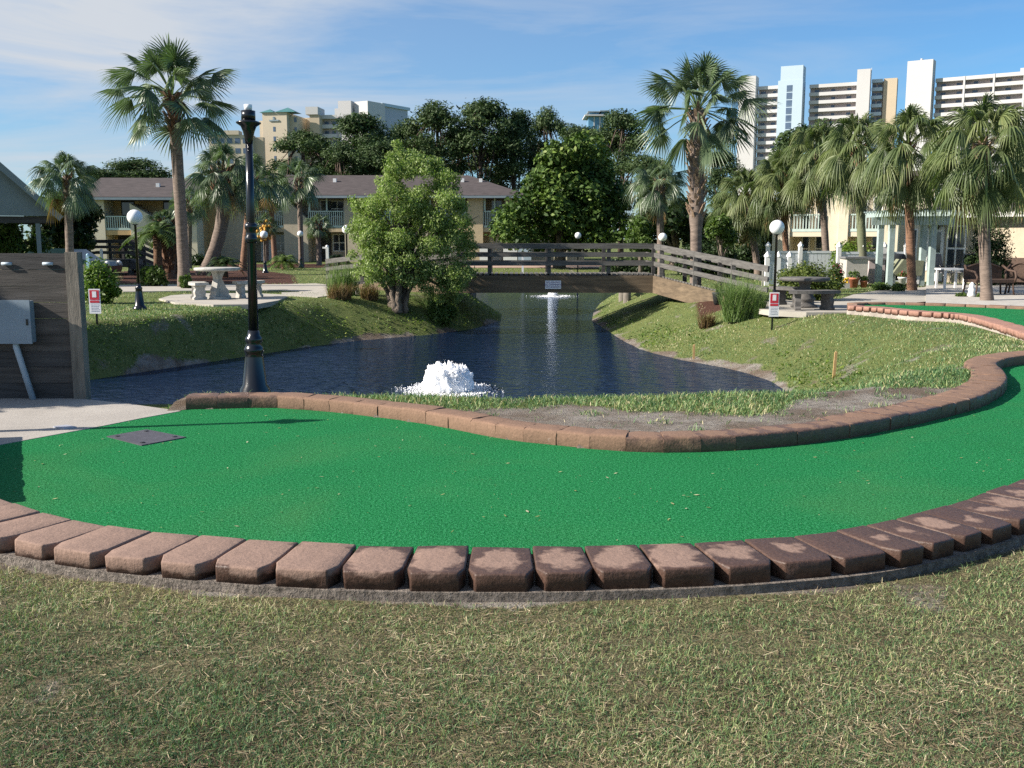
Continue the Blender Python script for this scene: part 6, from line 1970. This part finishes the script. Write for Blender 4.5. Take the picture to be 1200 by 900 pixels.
# middle high-rise
B = Bld("high_rise", "white high-rise with a pale blue stair tower and open galleries, right of the tall palm", V(862, 280, 394), V(1012, 280, 374))
fl = 2.95
def sp(px): return B.p(px)[0]
def zz(px, py): return B.p(px, py)[1]
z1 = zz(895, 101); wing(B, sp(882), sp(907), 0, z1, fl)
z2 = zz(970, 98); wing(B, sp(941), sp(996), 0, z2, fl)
B.part("end_block", M['whitefar'], (sp(862), sp(881), -3, 3, -1, zz(872, 91)))
for i in range(10):
    z = zz(866, 106) - i * fl; B.part("window", M['glassfar'], (sp(862) - .06, sp(862) - .005, -2, 2, z - 1.2, z))
B.part("stair_tower", M['bluefar'], (sp(907), sp(935), -4, 3, -1, zz(921, 96)), (sp(909.5), sp(934.8), -3.9, 2.8, zz(921, 96), zz(921, 79.5)))
for i in range(9):
    z = zz(920, 102) - i * fl * .93; B.part("window", M['glassfar'], (sp(917), sp(923.5), -4.06, -4.004, z - 1.9, z), (sp(917) , sp(923.5), -4.06, -4.004, z - 2.35, z - 2.0))
B.part("white_block", M['whitefar'], (sp(996), sp(1011), -3.0, 1.5, -1, zz(1004, 83)))
wing(B, sp(1012), sp(1024.5), .5, zz(1018, 93), fl, par=M['bluefar'])
B.part("end_wall", M['tanfar'], (sp(1025.5), sp(1041), 1.2, 6, -1, zz(1028, 92)))
b = MB(); b.box(sp(1010), sp(1010.6), 3, 3.4, zz(1004, 83), zz(1004, 79)); b.build("roof_mast", M['whitefar'], B.root)

# right high-rise
B = Bld("high_rise", "white high-rise with a plain tall block and long galleries at the right edge", V(1054, 280, 362), V(1212, 280, 338))
z1 = zz(1140, 88.5)
B.part("plain_block", M['whitefar'], (sp(1054), sp(1083), -3, 2, -1, zz(1070, 73)))
B.part("roof_box", M['whitefar'], (sp(1067), sp(1069), -1, 1, zz(1070, 73), zz(1070, 70)))
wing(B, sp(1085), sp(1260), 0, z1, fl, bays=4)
B.part("roof_house", M['whitefar'], (sp(1180), sp(1212), 3, 12, z1 + .03, z1 + 1.6))

# left cream hotel
B = Bld("hotel_tower", "cream hotel tower with two green pyramid roofs behind the pines", V(310, 280, 330), V(352, 280, 328))
zt_ = zz(330, 132); za = zz(330, 141)
B.part("lower_wall", M['creamfar'], (sp(309), sp(314), 0, 14, -1, za))
B.part("wall", M['creamfar'], (sp(314), sp(342), -1, 14, -1, zt_))
B.part("side_wall", M['creamfar'], (sp(342), sp(351), 1.5, 14, -1, zt_ - 1))
for i in range(9):
    z = za + 1 - i * 3.1; B.part("window", M['glassfar'], (sp(326), sp(328.6), -1.06, -1.004, z - 1.5, z)); B.part("window", M['glassfar'], (sp(347), sp(350), 1.44, 1.496, z - 1.5, z))
B.part("ornament", M['gutter'], (sp(322), sp(333), -1.3, -1.01, zz(327, 142.5), zz(327, 140.8)), (sp(326.4), sp(328.2), -1.2, -1.02, zz(327, 140.7), zz(327, 138)))
for a, c in ((311.5, 328.2), (328.6, 352.5)):
    b = MB(); x0, x1 = sp(a), sp(c); zr_ = zz(330, 125.5) if a > 320 else zz(330, 127); b.add([(x0, -1.6, zt_), (x1, -1.6, zt_), (x1, 4.4, zt_), (x0, 4.4, zt_), ((x0 + x1) / 2, 1.4, zr_)], [(3, 2, 1, 0), (0, 1, 4), (1, 2, 4), (2, 3, 4), (3, 0, 4)]); b.build("pyramid_roof", M['greenroof'], B.root)
B = Bld("hotel_wing", "cream and tan hotel wing with stepped white tops right of the green-roofed tower", V(351, 280, 338), V(420, 280, 336))
B.part("low_wall", M['creamfar'], (sp(351), sp(371), 0, 4, -1, zz(360, 138)))
B.part("tan_block", M['tanfar'], (sp(371), sp(382), -4, 4, -1, zz(376, 136)))
B.part("white_top", M['whitefar'], (sp(367), sp(381), -4.5, 3.5, zz(376, 136) + .01, zz(376, 127)))
wing(B, sp(382), sp(399), -1, zz(390, 135), 3.1, dep=2)
b = MB(); b.box(sp(355), sp(360), -.06, -.004, zz(357, 146), zz(357, 141)); b.box(sp(355), sp(360), -.06, -.004, zz(357, 154), zz(357, 149)); b.build("window", M['glassfar'], B.root)
B = Bld("hotel_block", "plain white hotel block taller than its neighbours, left of centre", V(397, 280, 352), V(430, 280, 350))
B.part("wall", M['whitefar'], (sp(400), sp(415), 0, 4, -1, zz(408, 118))); B.part("step_wall", M['whitefar'], (sp(396), sp(400), 0, 4, -1, zz(398, 127))); B.part("shaded_side", M['pipe'], (sp(415), sp(429), 3, 4, -1, zz(420, 127)))  # right side of the white block, its shade put in as grey colour
B = Bld("hotel_block", "white and grey hotel block with a flat blue-edged roof above the pines", V(428, 280, 350), V(482, 280, 372))
B.part("white_end", M['whitefar'], (sp(429), sp(449), -2, 4, -1, zz(440, 121))); B.part("grey_wall", M['signgrey'], (sp(449), sp(480), 0, 4, -1, zz(465, 127.5))); B.part("roof_band", M['bluefar'], (sp(449), sp(481), -.8, 4, zz(465, 127.5) + .01, zz(465, 124)))
B = Bld("hotel_block", "broad low cream hotel block behind the left palms", V(222, 280, 320), V(312, 280, 320))
B.part("wall", M['creamfar'], (sp(250), sp(300), 0, 4, -1, zz(262, 158))); B.part("tan_wing", M['tanfar'], (sp(300), sp(311), 2, 4, -1, zz(305, 160))); B.part("parapet", M['creamfar'], (sp(268), sp(285), -.5, 3.8, zz(262, 158) + .01, zz(275, 153)))
b = MB(); x0, x1 = sp(252), sp(269); zt_ = zz(262, 158) + .02; b.add([(x0, -1, zt_), (x1, -1, zt_), (x1, 4, zt_), (x0, 4, zt_), ((x0 + x1) / 2, 1.5, zz(262, 150))], [(3, 2, 1, 0), (0, 1, 4), (1, 2, 4), (2, 3, 4), (3, 0, 4)]); b.build("pyramid_roof", M['greenroof'], B.root)
for i in range(6):
    for j in range(5): z = zz(262, 162) - i * 3.1; x = sp(253 + j * 9); B.part("window", M['glassfar'], (x, x + 1.6, -.06, -.004, z - 1.6, z))
B = Bld("glass_tower", "blue glass tower top with flat overhanging roofs above the magnolia", V(684, 280, 380), V(712, 280, 380))
B.part("glass_wall", M['glassb'], (sp(688), sp(703), 0, 10, -1, zz(695, 137))); B.part("mullion", M['whitefar'], (sp(694), sp(695.2), -.2, -.01, 0, zz(695, 137)), (sp(700.5), sp(702), -.2, -.01, 0, zz(695, 137)))
B.part("lower_roof", M['whitefar'], (sp(683.5), sp(706), -2.5, 12, zz(695, 136.5), zz(695, 135))); B.part("upper_glass", M['glassb'], (sp(689), sp(700), 0, 9, zz(695, 134.9), zz(695, 132))); B.part("upper_roof", M['gutter'], (sp(687), sp(700.5), -1.5, 11, zz(695, 131.9), zz(695, 130.8)))
B.part("side_glass", M['glassb'], (sp(703), sp(711), 1, 10, -1, zz(705, 131))); B.part("side_roof", M['gutter'], (sp(701), sp(712), -1, 11, zz(705, 130.9), zz(705, 129.6)))
bpy.context.view_layer.update()
